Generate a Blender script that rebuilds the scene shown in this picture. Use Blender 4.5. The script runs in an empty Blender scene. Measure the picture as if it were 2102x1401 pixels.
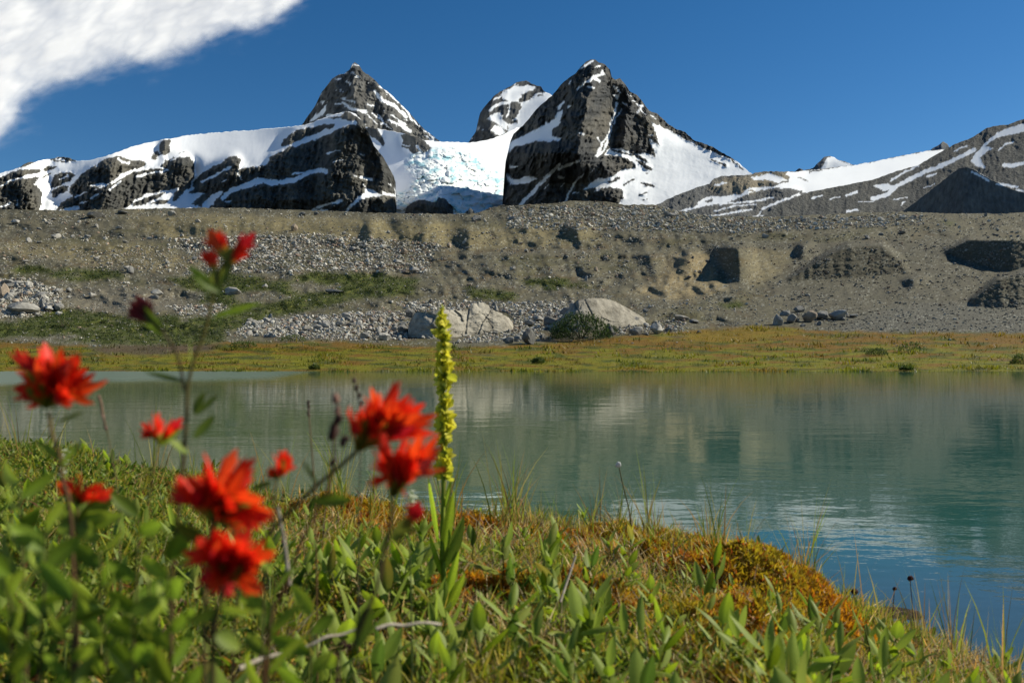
import bpy, math, random
import numpy as np
from mathutils import Vector, Matrix, Quaternion

# ---------------------------------------------------------------- camera, light, exposure
F_PX = 1635.0; CX = 1051.0; HOR = 720.0; CAM_Z = 1.2
SUN_EL = 37.0; SUN_AZ = 72.0          # azimuth clockwise from the view direction (+Y)
scene = bpy.context.scene
cam_data = bpy.data.cameras.new('camera')
cam = bpy.data.objects.new('camera', cam_data)
scene.collection.objects.link(cam)
scene.camera = cam
cam.location = (0, 0, CAM_Z)
cam.rotation_euler = (math.radians(90), 0, 0)
cam_data.sensor_width = 36.0
cam_data.lens = 36.0 * F_PX / 2102.0
cam_data.shift_y = (HOR - 700.5) / 2102.0
cam_data.clip_start = 0.05
cam_data.clip_end = 60000
cam_data.dof.use_dof = True
cam_data.dof.focus_distance = 40.0
cam_data.dof.aperture_fstop = 5.6

world = bpy.data.worlds.new('World')
scene.world = world
world.use_nodes = True
wn = world.node_tree.nodes; wl = world.node_tree.links
wn.clear()
sky = wn.new('ShaderNodeTexSky'); sky.sky_type = 'NISHITA'; sky.sun_disc = False
sky.sun_elevation = math.radians(SUN_EL); sky.sun_rotation = math.radians(SUN_AZ)
sky.altitude = 1800; sky.air_density = 1.0; sky.dust_density = 0.25; sky.ozone_density = 3.0
hs = wn.new('ShaderNodeHueSaturation'); hs.inputs['Saturation'].default_value = 1.30; hs.inputs['Hue'].default_value = 0.499
bg = wn.new('ShaderNodeBackground'); bg.inputs['Strength'].default_value = 0.073
wo = wn.new('ShaderNodeOutputWorld')
wl.new(sky.outputs[0], hs.inputs['Color']); wl.new(hs.outputs[0], bg.inputs[0]); wl.new(bg.outputs[0], wo.inputs[0])

sun_data = bpy.data.lights.new('sun', 'SUN'); sun_data.energy = 5.0; sun_data.angle = math.radians(0.5)
sun_data.color = (1.0, 0.935, 0.77)
sun = bpy.data.objects.new('sun', sun_data); scene.collection.objects.link(sun)
_el, _az = math.radians(SUN_EL), math.radians(SUN_AZ)
SUN_DIR = Vector((math.cos(_el)*math.sin(_az), math.cos(_el)*math.cos(_az), math.sin(_el)))
sun.rotation_euler = SUN_DIR.to_track_quat('Z', 'Y').to_euler()
vs = scene.view_settings
vs.view_transform = 'Standard'; vs.look = 'None'; vs.exposure = 0.3; vs.gamma = 1.0; vs.use_curve_mapping = False
scene.cycles.max_bounces = 6; scene.cycles.diffuse_bounces = 3; scene.cycles.glossy_bounces = 3
scene.cycles.transmission_bounces = 4; scene.cycles.transparent_max_bounces = 12
scene.cycles.caustics_reflective = False; scene.cycles.caustics_refractive = False
scene.cycles.use_denoising = True

# ---------------------------------------------------------------- helpers
rng = np.random.default_rng(7)
random.seed(7)

def W(px, py, d):
    return Vector(((px-CX)/F_PX*d, d, CAM_Z + (HOR-py)/F_PX*d))

def Wn(px, py, d):
    return np.stack([(px-CX)/F_PX*d, d, CAM_Z + (HOR-py)/F_PX*d], axis=-1)

def _hash(ix, iy, seed):
    h = (ix.astype(np.int64)*374761393 + iy.astype(np.int64)*668265263 + seed*974634777) & 0xffffffff
    h = ((h ^ (h >> 13)) * 1274126177) & 0xffffffff
    h = ((h ^ (h >> 16)) * 2246822519) & 0xffffffff
    return ((h ^ (h >> 15)) & 0xffffff) / float(0xffffff)

def pn(x, y, seed=0):
    """gradient noise about -1..1"""
    x = np.asarray(x, float); y = np.asarray(y, float)
    ix = np.floor(x); iy = np.floor(y); fx = x-ix; fy = y-iy
    ux = fx*fx*fx*(fx*(fx*6-15)+10); uy = fy*fy*fy*(fy*(fy*6-15)+10)
    r = 0
    for dx in (0, 1):
        for dy in (0, 1):
            a = _hash(ix+dx, iy+dy, seed)*2*np.pi
            g = np.cos(a)*(fx-dx) + np.sin(a)*(fy-dy)
            r = r + g*(ux if dx else 1-ux)*(uy if dy else 1-uy)
    return r*1.5

def fbm(x, y, o=4, seed=0, g=0.5):
    r = 0; a = 1; s = 0
    for i in range(o):
        r = r + a*pn(x*2**i, y*2**i, seed+i*17); s += a; a *= g
    return r/s

def ridged(x, y, o=4, seed=0, g=0.5):
    r = 0; a = 1; s = 0
    for i in range(o):
        r = r + a*(1-np.abs(pn(x*2**i, y*2**i, seed+i*31))*1.6); s += a; a *= g
    return r/s

def cells(x, y, seed=0):
    """worley F1 and the random value of the nearest cell"""
    ix = np.floor(x); iy = np.floor(y)
    best = np.full(np.shape(x), 9.0); val = np.zeros(np.shape(x)); second = best.copy()
    for dx in (-1, 0, 1):
        for dy in (-1, 0, 1):
            cx = ix+dx; cy = iy+dy
            px = cx + _hash(cx, cy, seed); py = cy + _hash(cx, cy, seed+5)
            d = np.hypot(px-x, py-y)
            n = d < best
            second = np.where(n, best, np.minimum(second, d))
            best = np.where(n, d, best); val = np.where(n, _hash(cx, cy, seed+9), val)
    return best, second, val

def sm(a, b, x):
    t = np.clip((x-a)/(b-a), 0, 1)
    return t*t*(3-2*t)

def blur(a, s, axis):
    r = int(max(1, round(s*2.5)))
    k = np.exp(-0.5*(np.arange(-r, r+1)/s)**2); k /= k.sum()
    p = [(0, 0), (0, 0)]; p[axis] = (r, r)
    b = np.pad(a, p, mode='edge')
    out = np.zeros_like(a); n = a.shape[axis]
    for i, w in enumerate(k):
        out += w*(b[i:i+n] if axis == 0 else b[:, i:i+n])
    return out

def blur2(a, s):
    return blur(blur(a, s, 0), s, 1)

def inpoly(x, y, P):
    r = np.zeros(x.shape, bool); n = len(P)
    for i in range(n):
        x1, y1 = P[i]; x2, y2 = P[(i+1) % n]
        if y1 == y2: continue
        c = ((y1 > y) != (y2 > y)) & (x < (x2-x1)*(y-y1)/(y2-y1)+x1)
        r ^= c
    return r

def instreak(x, y, P, w):
    r = np.zeros(x.shape, bool)
    for (x1, y1), (x2, y2) in zip(P[:-1], P[1:]):
        dx, dy = x2-x1, y2-y1
        t = np.clip(((x-x1)*dx+(y-y1)*dy)/(dx*dx+dy*dy+1e-9), 0, 1)
        r |= (np.hypot(x-x1-t*dx, y-y1-t*dy) < w/2)
    return r

Z1 = (0, 200, 0.28544); Z2 = (500, 100, 0.28544); Z3 = (900, 80, 0.28544); Z4 = (1450, 200, 0.31018)
def zc(Z, P):
    return [(Z[0]+x*Z[2], Z[1]+y*Z[2]) for x, y in P]

def paint(x, y, ops, base=0.0):
    """ops: (value, frame, points, width or None) laid one over the other"""
    m = np.full(x.shape, float(base))
    for val, Z, P, w in ops:
        Q = zc(Z, P) if Z else P
        xs = [q[0] for q in Q]; ys = [q[1] for q in Q]; pad = 12
        sel = (x > min(xs)-pad) & (x < max(xs)+pad) & (y > min(ys)-pad) & (y < max(ys)+pad)
        if not sel.any(): continue
        h = inpoly(x[sel], y[sel], Q) if w is None else instreak(x[sel], y[sel], Q, w*(Z[2] if Z else 1))
        mm = m[sel]; mm[h] = val; m[sel] = mm
    return m

def mk_mesh(name, V, Fc, smooth=True, col=None, attrs=None):
    V = np.asarray(V, np.float32).reshape(-1, 3); Fc = np.asarray(Fc, np.int32)
    me = bpy.data.meshes.new(name)
    n, k = Fc.shape
    me.vertices.add(len(V)); me.vertices.foreach_set('co', V.ravel())
    me.loops.add(n*k); me.loops.foreach_set('vertex_index', Fc.ravel())
    me.polygons.add(n)
    me.polygons.foreach_set('loop_start', np.arange(0, n*k, k, dtype=np.int32))
    me.polygons.foreach_set('loop_total', np.full(n, k, np.int32))
    me.polygons.foreach_set('use_smooth', np.full(n, smooth, bool))
    me.update(calc_edges=True)
    if col is not None:
        a = me.attributes.new('Col', 'FLOAT_COLOR', 'POINT')
        c = np.ones((len(V), 4), np.float32); c[:, :3] = np.asarray(col).reshape(-1, 3)
        a.data.foreach_set('color', c.ravel())
    for kx, v in (attrs or {}).items():
        a = me.attributes.new(kx, 'FLOAT', 'POINT'); a.data.foreach_set('value', np.asarray(v, np.float32).ravel())
    return me

def link(name, me, mat=None, parent=None, loc=None, kind=None, label=None, cat=None, group=None):
    o = bpy.data.objects.new(name, me)
    scene.collection.objects.link(o)
    if mat is not None and me is not None and not me.materials: me.materials.append(mat)
    if parent is not None: o.parent = parent
    if loc is not None: o.location = loc
    if kind: o['kind'] = kind
    if label: o['label'] = label
    if cat: o['category'] = cat
    if group: o['group'] = group
    return o

def grid_faces(nr, nc):
    i = np.arange(nr-1)[:, None]*nc + np.arange(nc-1)[None, :]
    return np.stack([i, i+1, i+nc+1, i+nc], -1).reshape(-1, 4)

def mixc(a, b, t):
    t = np.asarray(t)[..., None]
    return np.asarray(a)*(1-t) + np.asarray(b)*t

# ---------------------------------------------------------------- materials
def nodes_of(name):
    m = bpy.data.materials.new(name); m.use_nodes = True
    n = m.node_tree.nodes; n.clear()
    return m, n, m.node_tree.links

def ground_mat(name, sc, bump, rough=0.9, var=0.35, spec=0.2, sc2=6.0):
    """colour from the vertex colours, broken up by two noises, with fine relief"""
    m, n, l = nodes_of(name)
    out = n.new('ShaderNodeOutputMaterial'); b = n.new('ShaderNodeBsdfPrincipled')
    b.inputs['Roughness'].default_value = rough; b.inputs['Specular IOR Level'].default_value = spec
    at = n.new('ShaderNodeAttribute'); at.attribute_name = 'Col'
    tc = n.new('ShaderNodeTexCoord')
    nz = n.new('ShaderNodeTexNoise'); nz.inputs['Scale'].default_value = sc; nz.inputs['Detail'].default_value = 6; nz.inputs['Roughness'].default_value = 0.65
    nz2 = n.new('ShaderNodeTexNoise'); nz2.inputs['Scale'].default_value = sc*sc2; nz2.inputs['Detail'].default_value = 4
    l.new(tc.outputs['Object'], nz.inputs['Vector']); l.new(tc.outputs['Object'], nz2.inputs['Vector'])
    ad = n.new('ShaderNodeMath'); ad.operation = 'ADD'
    l.new(nz.outputs[0], ad.inputs[0]); l.new(nz2.outputs[0], ad.inputs[1])
    mr = n.new('ShaderNodeMapRange'); mr.inputs['From Min'].default_value = 0.6; mr.inputs['From Max'].default_value = 1.4
    mr.inputs['To Min'].default_value = 1-var; mr.inputs['To Max'].default_value = 1+var
    l.new(ad.outputs[0], mr.inputs['Value'])
    vm = n.new('ShaderNodeVectorMath'); vm.operation = 'SCALE'
    l.new(at.outputs['Color'], vm.inputs[0]); l.new(mr.outputs[0], vm.inputs['Scale'])
    l.new(vm.outputs[0], b.inputs['Base Color'])
    bp = n.new('ShaderNodeBump'); bp.inputs['Distance'].default_value = bump; bp.inputs['Strength'].default_value = 1.0
    l.new(ad.outputs[0], bp.inputs['Height']); l.new(bp.outputs[0], b.inputs['Normal'])
    l.new(b.outputs[0], out.inputs[0])
    return m

def mountain_mat(name):
    """rock and snow told apart by the 'snow' attribute"""
    m, n, l = nodes_of(name)
    out = n.new('ShaderNodeOutputMaterial'); b = n.new('ShaderNodeBsdfPrincipled')
    at = n.new('ShaderNodeAttribute'); at.attribute_name = 'Col'
    sn = n.new('ShaderNodeAttribute'); sn.attribute_name = 'snow'
    tc = n.new('ShaderNodeTexCoord')
    mp = n.new('ShaderNodeMapping'); mp.inputs['Scale'].default_value = (1.3, 1.3, 0.3)
    l.new(tc.outputs['Object'], mp.inputs['Vector'])
    nz = n.new('ShaderNodeTexNoise'); nz.inputs['Scale'].default_value = 0.12; nz.inputs['Detail'].default_value = 9; nz.inputs['Roughness'].default_value = 0.7
    l.new(mp.outputs[0], nz.inputs['Vector'])
    mr = n.new('ShaderNodeMapRange'); mr.inputs['From Min'].default_value = 0.3; mr.inputs['From Max'].default_value = 0.7
    mr.inputs['To Min'].default_value = 0.62; mr.inputs['To Max'].default_value = 1.38
    l.new(nz.outputs[0], mr.inputs['Value'])
    inv = n.new('ShaderNodeMix'); inv.data_type = 'FLOAT'
    l.new(sn.outputs['Fac'], inv.inputs[0]); l.new(mr.outputs[0], inv.inputs[2]); inv.inputs[3].default_value = 1.0
    vm = n.new('ShaderNodeVectorMath'); vm.operation = 'SCALE'
    l.new(at.outputs['Color'], vm.inputs[0]); l.new(inv.outputs[0], vm.inputs['Scale'])
    l.new(vm.outputs[0], b.inputs['Base Color'])
    b.inputs['Roughness'].default_value = 0.85; b.inputs['Specular IOR Level'].default_value = 0.15
    bs = n.new('ShaderNodeMix'); bs.data_type = 'FLOAT'
    l.new(sn.outputs['Fac'], bs.inputs[0]); bs.inputs[2].default_value = 1.0; bs.inputs[3].default_value = 0.04
    bp = n.new('ShaderNodeBump'); bp.inputs['Distance'].default_value = 6.0
    l.new(bs.outputs[0], bp.inputs['Strength']); l.new(nz.outputs[0], bp.inputs['Height']); l.new(bp.outputs[0], b.inputs['Normal'])
    l.new(b.outputs[0], out.inputs[0])
    return m

def leaf_mat(name, trans=0.35, rough=0.45, back=None, var=0.25, attr='Col', tint=(1, 1, 1)):
    """leaf or petal: colour from vertices, some light through it, each object a little different"""
    m, n, l = nodes_of(name)
    out = n.new('ShaderNodeOutputMaterial'); b = n.new('ShaderNodeBsdfPrincipled')
    at = n.new('ShaderNodeAttribute'); at.attribute_name = attr
    oi = n.new('ShaderNodeObjectInfo')
    mr = n.new('ShaderNodeMapRange'); mr.inputs['To Min'].default_value = 1-var; mr.inputs['To Max'].default_value = 1+var
    l.new(oi.outputs['Random'], mr.inputs['Value'])
    tc = n.new('ShaderNodeTexCoord')
    nz = n.new('ShaderNodeTexNoise'); nz.inputs['Scale'].default_value = 60; nz.inputs['Detail'].default_value = 3
    l.new(tc.outputs['Object'], nz.inputs['Vector'])
    m2 = n.new('ShaderNodeMapRange'); m2.inputs['From Min'].default_value = 0.3; m2.inputs['From Max'].default_value = 0.7
    m2.inputs['To Min'].default_value = 0.8; m2.inputs['To Max'].default_value = 1.2
    l.new(nz.outputs[0], m2.inputs['Value'])
    mu = n.new('ShaderNodeMath'); mu.operation = 'MULTIPLY'; l.new(mr.outputs[0], mu.inputs[0]); l.new(m2.outputs[0], mu.inputs[1])
    vm = n.new('ShaderNodeVectorMath'); vm.operation = 'SCALE'
    l.new(at.outputs['Color'], vm.inputs[0]); l.new(mu.outputs[0], vm.inputs['Scale'])
    col = vm.outputs[0]
    if back is not None:
        g = n.new('ShaderNodeNewGeometry'); mx = n.new('ShaderNodeMix'); mx.data_type = 'RGBA'
        sc = n.new('ShaderNodeMath'); sc.operation = 'MULTIPLY'; sc.inputs[1].default_value = 0.7
        l.new(g.outputs['Backfacing'], sc.inputs[0]); l.new(sc.outputs[0], mx.inputs[0])
        l.new(col, mx.inputs[6]); mx.inputs[7].default_value = (*back, 1); col = mx.outputs[2]
    l.new(col, b.inputs['Base Color']); b.inputs['Roughness'].default_value = rough; b.inputs['Specular IOR Level'].default_value = 0.35
    t = n.new('ShaderNodeBsdfTranslucent'); l.new(col, t.inputs[0])
    ms = n.new('ShaderNodeMixShader'); ms.inputs[0].default_value = trans
    l.new(b.outputs[0], ms.inputs[1]); l.new(t.outputs[0], ms.inputs[2]); l.new(ms.outputs[0], out.inputs[0])
    return m

def rock_mat(name, col, sc=2.0, bump=0.05, col2=None):
    m, n, l = nodes_of(name)
    out = n.new('ShaderNodeOutputMaterial'); b = n.new('ShaderNodeBsdfPrincipled')
    tc = n.new('ShaderNodeTexCoord'); oi = n.new('ShaderNodeObjectInfo')
    va = n.new('ShaderNodeVectorMath'); va.operation = 'ADD'
    mm = n.new('ShaderNodeMath'); mm.operation = 'MULTIPLY'; mm.inputs[1].default_value = 37.0
    l.new(oi.outputs['Random'], mm.inputs[0]); l.new(tc.outputs['Object'], va.inputs[0]); l.new(mm.outputs[0], va.inputs[1])
    nz = n.new('ShaderNodeTexNoise'); nz.inputs['Scale'].default_value = sc; nz.inputs['Detail'].default_value = 8; nz.inputs['Roughness'].default_value = 0.7
    l.new(va.outputs[0], nz.inputs['Vector'])
    cr = n.new('ShaderNodeValToRGB')
    c2 = col2 or tuple(c*0.45 for c in col)
    cr.color_ramp.elements[0].position = 0.33; cr.color_ramp.elements[0].color = (*c2, 1)
    cr.color_ramp.elements[1].position = 0.62; cr.color_ramp.elements[1].color = (*col, 1)
    l.new(nz.outputs[0], cr.inputs[0])
    mr = n.new('ShaderNodeMapRange'); mr.inputs['To Min'].default_value = 0.7; mr.inputs['To Max'].default_value = 1.15
    l.new(oi.outputs['Random'], mr.inputs['Value'])
    vm = n.new('ShaderNodeVectorMath'); vm.operation = 'SCALE'; l.new(cr.outputs[0], vm.inputs[0]); l.new(mr.outputs[0], vm.inputs['Scale'])
    l.new(vm.outputs[0], b.inputs['Base Color']); b.inputs['Roughness'].default_value = 0.9; b.inputs['Specular IOR Level'].default_value = 0.2
    bp = n.new('ShaderNodeBump'); bp.inputs['Distance'].default_value = bump; l.new(nz.outputs[0], bp.inputs['Height']); l.new(bp.outputs[0], b.inputs['Normal'])
    l.new(b.outputs[0], out.inputs[0])
    return m
# ---------------------------------------------------------------- mountains
M_MOUNT = mountain_mat('rock_and_snow')

def draped(name, top, ybot, D0, mask_ops, base, rock_slope, snow_slope, ridges=(), relief=(60, 40, 80), rockcol=(0.085, 0.08, 0.075),
           rockcol2=(0.15, 0.135, 0.11), speck=0.0, u_step=2.0, nrows=160, jit=2.0, warp=5.0, seed=1, back=(12, 60, 0.7),
           ice=None, label=None, shear=0.0, snow_smooth=1.0, patches=(), cat=None, snowcol=(0.85, 0.87, 0.90), ledge=0.0):
    """a mountainside: its skyline, steep where it is rock and gentler where snow lies, with buttresses, gullies and a far side"""
    u0, u1 = top[0][0], top[-1][0]
    us = np.arange(u0, u1+0.01, u_step)
    ts = np.interp(us, [p[0] for p in top], [p[1] for p in top])
    ts = ts + jit*fbm(us/9.0, us*0+seed*3.3, 4, seed+40)*1.2
    ymin = ts.min()-6
    ys = np.arange(ybot, ymin, -1.5)                       # from the base up
    U, Y = np.meshgrid(us, ys)
    wx = warp*fbm(U/14, Y/14, 4, seed+3, 0.65); wy = warp*fbm(U/14, Y/10, 4, seed+8, 0.65)
    snow = paint(U+wx, Y+wy, mask_ops, base)
    rr = fbm((U+Y*shear)/26, Y/9, 5, seed+60, 0.62)
    if speck:
        snow = np.where((snow < 0.5) & (rr > 0.62-speck), 1.0, snow)
    sb = blur(snow, 1.6, 0)
    # depth: walk up the slope
    dep = D0(us) if callable(D0) else np.interp(us, [p[0] for p in D0], [p[1] for p in D0])
    mpp = dep[None, :]/F_PX
    rs = rock_slope*(1+ledge*np.sign(fbm(U/60, (Y+U*0.28)/16, 3, seed+90))*0.8)
    sl = (rs*(1-sb) + snow_slope*sb)*1.5*mpp
    D = dep[None, :] + np.cumsum(blur(sl, 5, 1), axis=0)
    D = blur(D, 3, 1)
    for P, amp, wl_, wr_ in ridges:
        P = sorted(P, key=lambda p: p[1])
        xr = np.interp(Y, [p[1] for p in P], [p[0] for p in P])
        xr = xr + 7*fbm(Y/22, Y*0+seed, 3, seed+70)
        f = np.clip((Y-P[0][1]+14)/26, 0, 1)*np.clip((P[-1][1]+30-Y)/60, 0, 1)
        du = U-xr
        prof = np.where(du > 0, np.clip(1-du/wr_, 0, 1), np.clip(1+du/wl_, 0, 1))
        D -= amp*prof*f
    s9 = blur2(snow, 6.0)**2
    D = D*(1-s9) + blur(blur(D, 24, 1), 8, 0)*s9
    a, b_, c = relief
    rock = 1-blur2(snow, 2.0)
    vx = U+12*fbm(U/40, Y/40, 3, seed+11)
    R = (a*(ridged(vx/46, Y/85, 3, seed+20)-0.5) + 0.7*b_*(ridged((vx+Y*0.35)/17, Y/34, 4, seed+21, 0.6)-0.5)
         + c*0.35*fbm(vx/6.0, Y/9.0, 4, seed+22, 0.6))
    ck = cells((vx+Y*0.3)/13, (Y-vx*0.2)/20, seed+33)
    R = R + b_*0.25*(ck[2]-0.5)
    fx = U+5*fbm(U/18, Y/18, 3, seed+13)
    fl = ridged((fx+Y*0.18)/12, Y/80, 4, seed+25, 0.62)
    st = ridged((Y-fx*0.35)/9, fx/70, 3, seed+26, 0.6)
    R = R*0.62 + (34*(fl-0.5) + 14*(st-0.5))*min(1.0, a/70)**1.3
    D -= R*(0.035*snow_smooth + rock*0.62)
    D -= snow_smooth*6*fbm(U/80, Y/40, 2, seed+77)
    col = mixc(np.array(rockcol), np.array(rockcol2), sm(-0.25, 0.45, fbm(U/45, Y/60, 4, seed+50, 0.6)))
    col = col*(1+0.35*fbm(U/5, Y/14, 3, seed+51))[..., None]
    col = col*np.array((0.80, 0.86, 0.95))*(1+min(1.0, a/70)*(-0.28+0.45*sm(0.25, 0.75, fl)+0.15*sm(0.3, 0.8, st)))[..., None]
    for val, Z, P, w in patches:
        pm = blur2(paint(U+wx*2, Y+wy*2, [(1.0, Z, P, w)], 0), 2.0)
        col = mixc(col, np.array(val), pm*(0.75+0.25*fbm(U/8, Y/8, 3, seed+52)))
    sn = np.array(snowcol)*(1+0.03*fbm(U/18, Y/10, 4, seed+53))[..., None]
    s3 = snow
    if ice is not None:
        im = blur2(paint(U+wx*2, Y+wy*2, [(1.0, Z2, ice, None)], 0), 2.0)*(snow > 0.5)
        c1 = cells((U+14*fbm(U/24, Y/24, 3, 5))/24, (Y+12*fbm(U/24, Y/24, 3, 6))/13, 71)
        c2 = cells((U+3*fbm(U/8, Y/8, 3, 8))/6.5, (Y+3*fbm(U/8, Y/8, 3, 9))/4.5, 72)
        rr2 = ridged(U/30, Y/16, 4, 91, 0.6)
        S = 40*(c1[2]-0.5) + 12*(c2[2]-0.5) - 10*np.exp(-((c1[1]-c1[0])/0.10)**2) + 22*(rr2-0.5) + 12*fbm(U/9, Y/5, 3, 31)
        step = 24*np.abs(((Y+12*fbm(U/50, Y/60, 3, 12)+U*0.06)/17) % 1 - 0.5)
        D -= im*(S*0.8+step*0.7)
        blue = sm(-0.05, 0.45, fbm(U/22, Y/11, 4, 83, 0.6)+0.25*(c1[2]-0.5))
        icec = mixc(np.array((0.84, 0.88, 0.89)), np.array((0.30, 0.60, 0.69)), blue*0.9)
        icec = mixc(icec, np.array((0.45, 0.43, 0.36)), 0.35*sm(0.25, 0.5, fbm(U/10, Y/6, 4, 84)))
        sn = mixc(sn, icec, im)
    col = col*(1-s3[..., None]) + sn*s3[..., None]
    # rows of the mesh follow base and skyline
    t = np.linspace(0, 1, nrows)[:, None]
    YY = ybot + (ts[None, :]-ybot)*t
    fi = np.clip((ybot-YY)/1.5, 0, len(ys)-1.001); i0 = fi.astype(int); fr = fi-i0
    cc = np.arange(len(us))[None, :].repeat(nrows, 0)
    def samp(A):
        if A.ndim == 3: return A[i0, cc]*(1-fr[..., None]) + A[i0+1, cc]*fr[..., None]
        return A[i0, cc]*(1-fr) + A[i0+1, cc]*fr
    DD = samp(D); CC = samp(col); SS = samp(s3)
    V = Wn(us[None, :].repeat(nrows, 0), YY, DD)
    nb, stp, sl_ = back
    rows = [V]; cr = [CC]; sr = [SS]
    d = DD[-1].copy(); v = V[-1].copy()
    for k in range(1, nb+1):
        st = stp*k/3*(1+0.25*fbm(us/30, us*0+k, 3, seed+k))
        v = v.copy(); v[:, 0] *= (v[:, 1]+st)/v[:, 1]; v[:, 1] += st; v[:, 2] -= st*sl_
        rows.append(v[None]); cr.append(CC[-1:]); sr.append(SS[-1:])
    V = np.concatenate(rows, 0); CC = np.concatenate(cr, 0); SS = np.concatenate(sr, 0)
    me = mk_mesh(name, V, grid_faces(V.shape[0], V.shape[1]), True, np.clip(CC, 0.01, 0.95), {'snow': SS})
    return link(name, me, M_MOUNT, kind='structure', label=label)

# far small summits
draped('far_peak', [(1600, 372), (1633, 352), (1640, 345), (1650, 349), (1668, 346), (1680, 334), (1693, 322), (1704, 320), (1716, 326), (1735, 332), (1750, 338), (1780, 350), (1830, 372)],
       400, [(1600, 9000), (1830, 9000)],
       [(1, Z4, [(760, 470), (800, 400), (850, 390), (880, 420), (950, 440), (1000, 470), (1000, 560), (740, 560)], None)], 0, 0.9, 1.4,
       [([(1700, 320), (1690, 370)], 150, 30, 60)], (120, 80, 60), speck=0.25, nrows=50, seed=12, rockcol=(0.10, 0.11, 0.12), warp=3,
       label='small distant snow-streaked summit behind the right snowfield')
draped('far_peak', [(1880, 345), (1905, 312), (1915, 304), (1928, 297), (1936, 290), (1944, 295), (1950, 304), (1975, 320), (2010, 350)], 400, [(1880, 8000), (2010, 8000)],
       [], 0, 0.9, 1.4, [([(1936, 290), (1930, 340)], 120, 40, 40)], (120, 80, 50), nrows=40, seed=13, rockcol=(0.10, 0.12, 0.14),
       label='small distant dark rock point behind the right ridge')

# middle peak, snowy, behind the icefall
draped('snowy_peak', [(950, 305), (963, 291), (977, 270), (981, 250), (986, 231), (994, 220), (1014, 197), (1034, 184), (1054, 174), (1060, 169), (1080, 166), (1090, 171), (1111, 178.5), (1115, 186), (1131, 194), (1160, 215), (1200, 260), (1225, 300)],
       322, [(950, 4700), (1225, 4500)],
       [(1, Z3, [(450, 400), (490, 370), (550, 335), (600, 345), (640, 330), (700, 345), (690, 365), (600, 400), (590, 460), (540, 450), (510, 450), (470, 440)], None),
        (1, Z3, [(690, 400), (760, 380), (830, 400), (900, 500), (900, 850), (430, 850), (440, 740), (480, 690), (510, 650), (500, 620), (560, 560), (600, 500), (590, 460), (640, 440)], None),
        (1, Z3, [(340, 580), (380, 545), (420, 530), (450, 540), (460, 580), (500, 610), (490, 660), (400, 590)], None),
        (1, Z3, [(375, 660), (400, 615), (450, 630), (480, 675), (440, 695)], None),
        (1, Z3, [(370, 515), (420, 475), (510, 455)], 18), (1, Z3, [(400, 440), (450, 410), (470, 380)], 10),
        (1, Z3, [(505, 470), (510, 520), (490, 560)], 8),
        (0, Z3, [(590, 440), (640, 430), (690, 390)], 26), (0, Z3, [(660, 380), (740, 355), (750, 380)], 16), (0, Z3, [(720, 410), (750, 405)], 12),
        (0, Z3, [(525, 600), (565, 595)], 22), (0, Z3, [(560, 318), (650, 312)], 14)],
       0, 0.75, 1.35, [([(1045, 175), (1035, 230), (1015, 300)], 170, 60, 120), ([(1010, 200), (1000, 300)], 90, 25, 40)], (70, 60, 60), speck=0.24,
       nrows=110, seed=21, warp=4, rockcol=(0.075, 0.075, 0.075), label='rounded snow-covered middle peak behind the icefall, between the two pyramids')

# left pyramid
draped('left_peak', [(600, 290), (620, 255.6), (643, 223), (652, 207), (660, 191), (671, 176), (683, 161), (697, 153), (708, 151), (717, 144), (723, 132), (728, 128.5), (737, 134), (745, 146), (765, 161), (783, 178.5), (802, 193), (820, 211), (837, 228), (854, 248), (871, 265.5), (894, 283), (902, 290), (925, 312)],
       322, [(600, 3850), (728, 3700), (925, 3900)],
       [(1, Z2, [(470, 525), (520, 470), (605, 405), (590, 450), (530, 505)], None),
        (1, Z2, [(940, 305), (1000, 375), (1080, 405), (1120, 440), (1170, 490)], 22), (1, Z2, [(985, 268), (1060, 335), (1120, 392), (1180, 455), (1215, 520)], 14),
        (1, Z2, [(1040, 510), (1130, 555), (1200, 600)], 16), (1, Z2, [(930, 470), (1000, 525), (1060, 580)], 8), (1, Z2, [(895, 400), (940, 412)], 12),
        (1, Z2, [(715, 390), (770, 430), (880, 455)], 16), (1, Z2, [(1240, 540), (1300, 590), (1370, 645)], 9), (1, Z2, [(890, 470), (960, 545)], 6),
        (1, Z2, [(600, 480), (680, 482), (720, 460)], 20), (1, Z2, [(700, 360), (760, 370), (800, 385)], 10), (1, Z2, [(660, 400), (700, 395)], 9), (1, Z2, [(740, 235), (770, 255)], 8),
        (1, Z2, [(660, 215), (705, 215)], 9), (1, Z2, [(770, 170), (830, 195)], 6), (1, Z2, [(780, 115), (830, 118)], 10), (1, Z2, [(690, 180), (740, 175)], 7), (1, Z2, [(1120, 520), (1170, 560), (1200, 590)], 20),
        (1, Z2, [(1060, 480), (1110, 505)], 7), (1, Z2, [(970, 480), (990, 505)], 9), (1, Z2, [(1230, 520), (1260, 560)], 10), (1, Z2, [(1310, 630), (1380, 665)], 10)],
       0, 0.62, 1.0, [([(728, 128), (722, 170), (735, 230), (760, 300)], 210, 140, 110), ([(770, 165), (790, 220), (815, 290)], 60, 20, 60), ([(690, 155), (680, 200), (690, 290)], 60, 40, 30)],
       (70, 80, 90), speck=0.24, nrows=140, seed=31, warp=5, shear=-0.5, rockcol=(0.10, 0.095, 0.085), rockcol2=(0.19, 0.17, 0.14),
       label='grey rock pyramid with snow-dusted ledges, the left of the two tall peaks')

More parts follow.
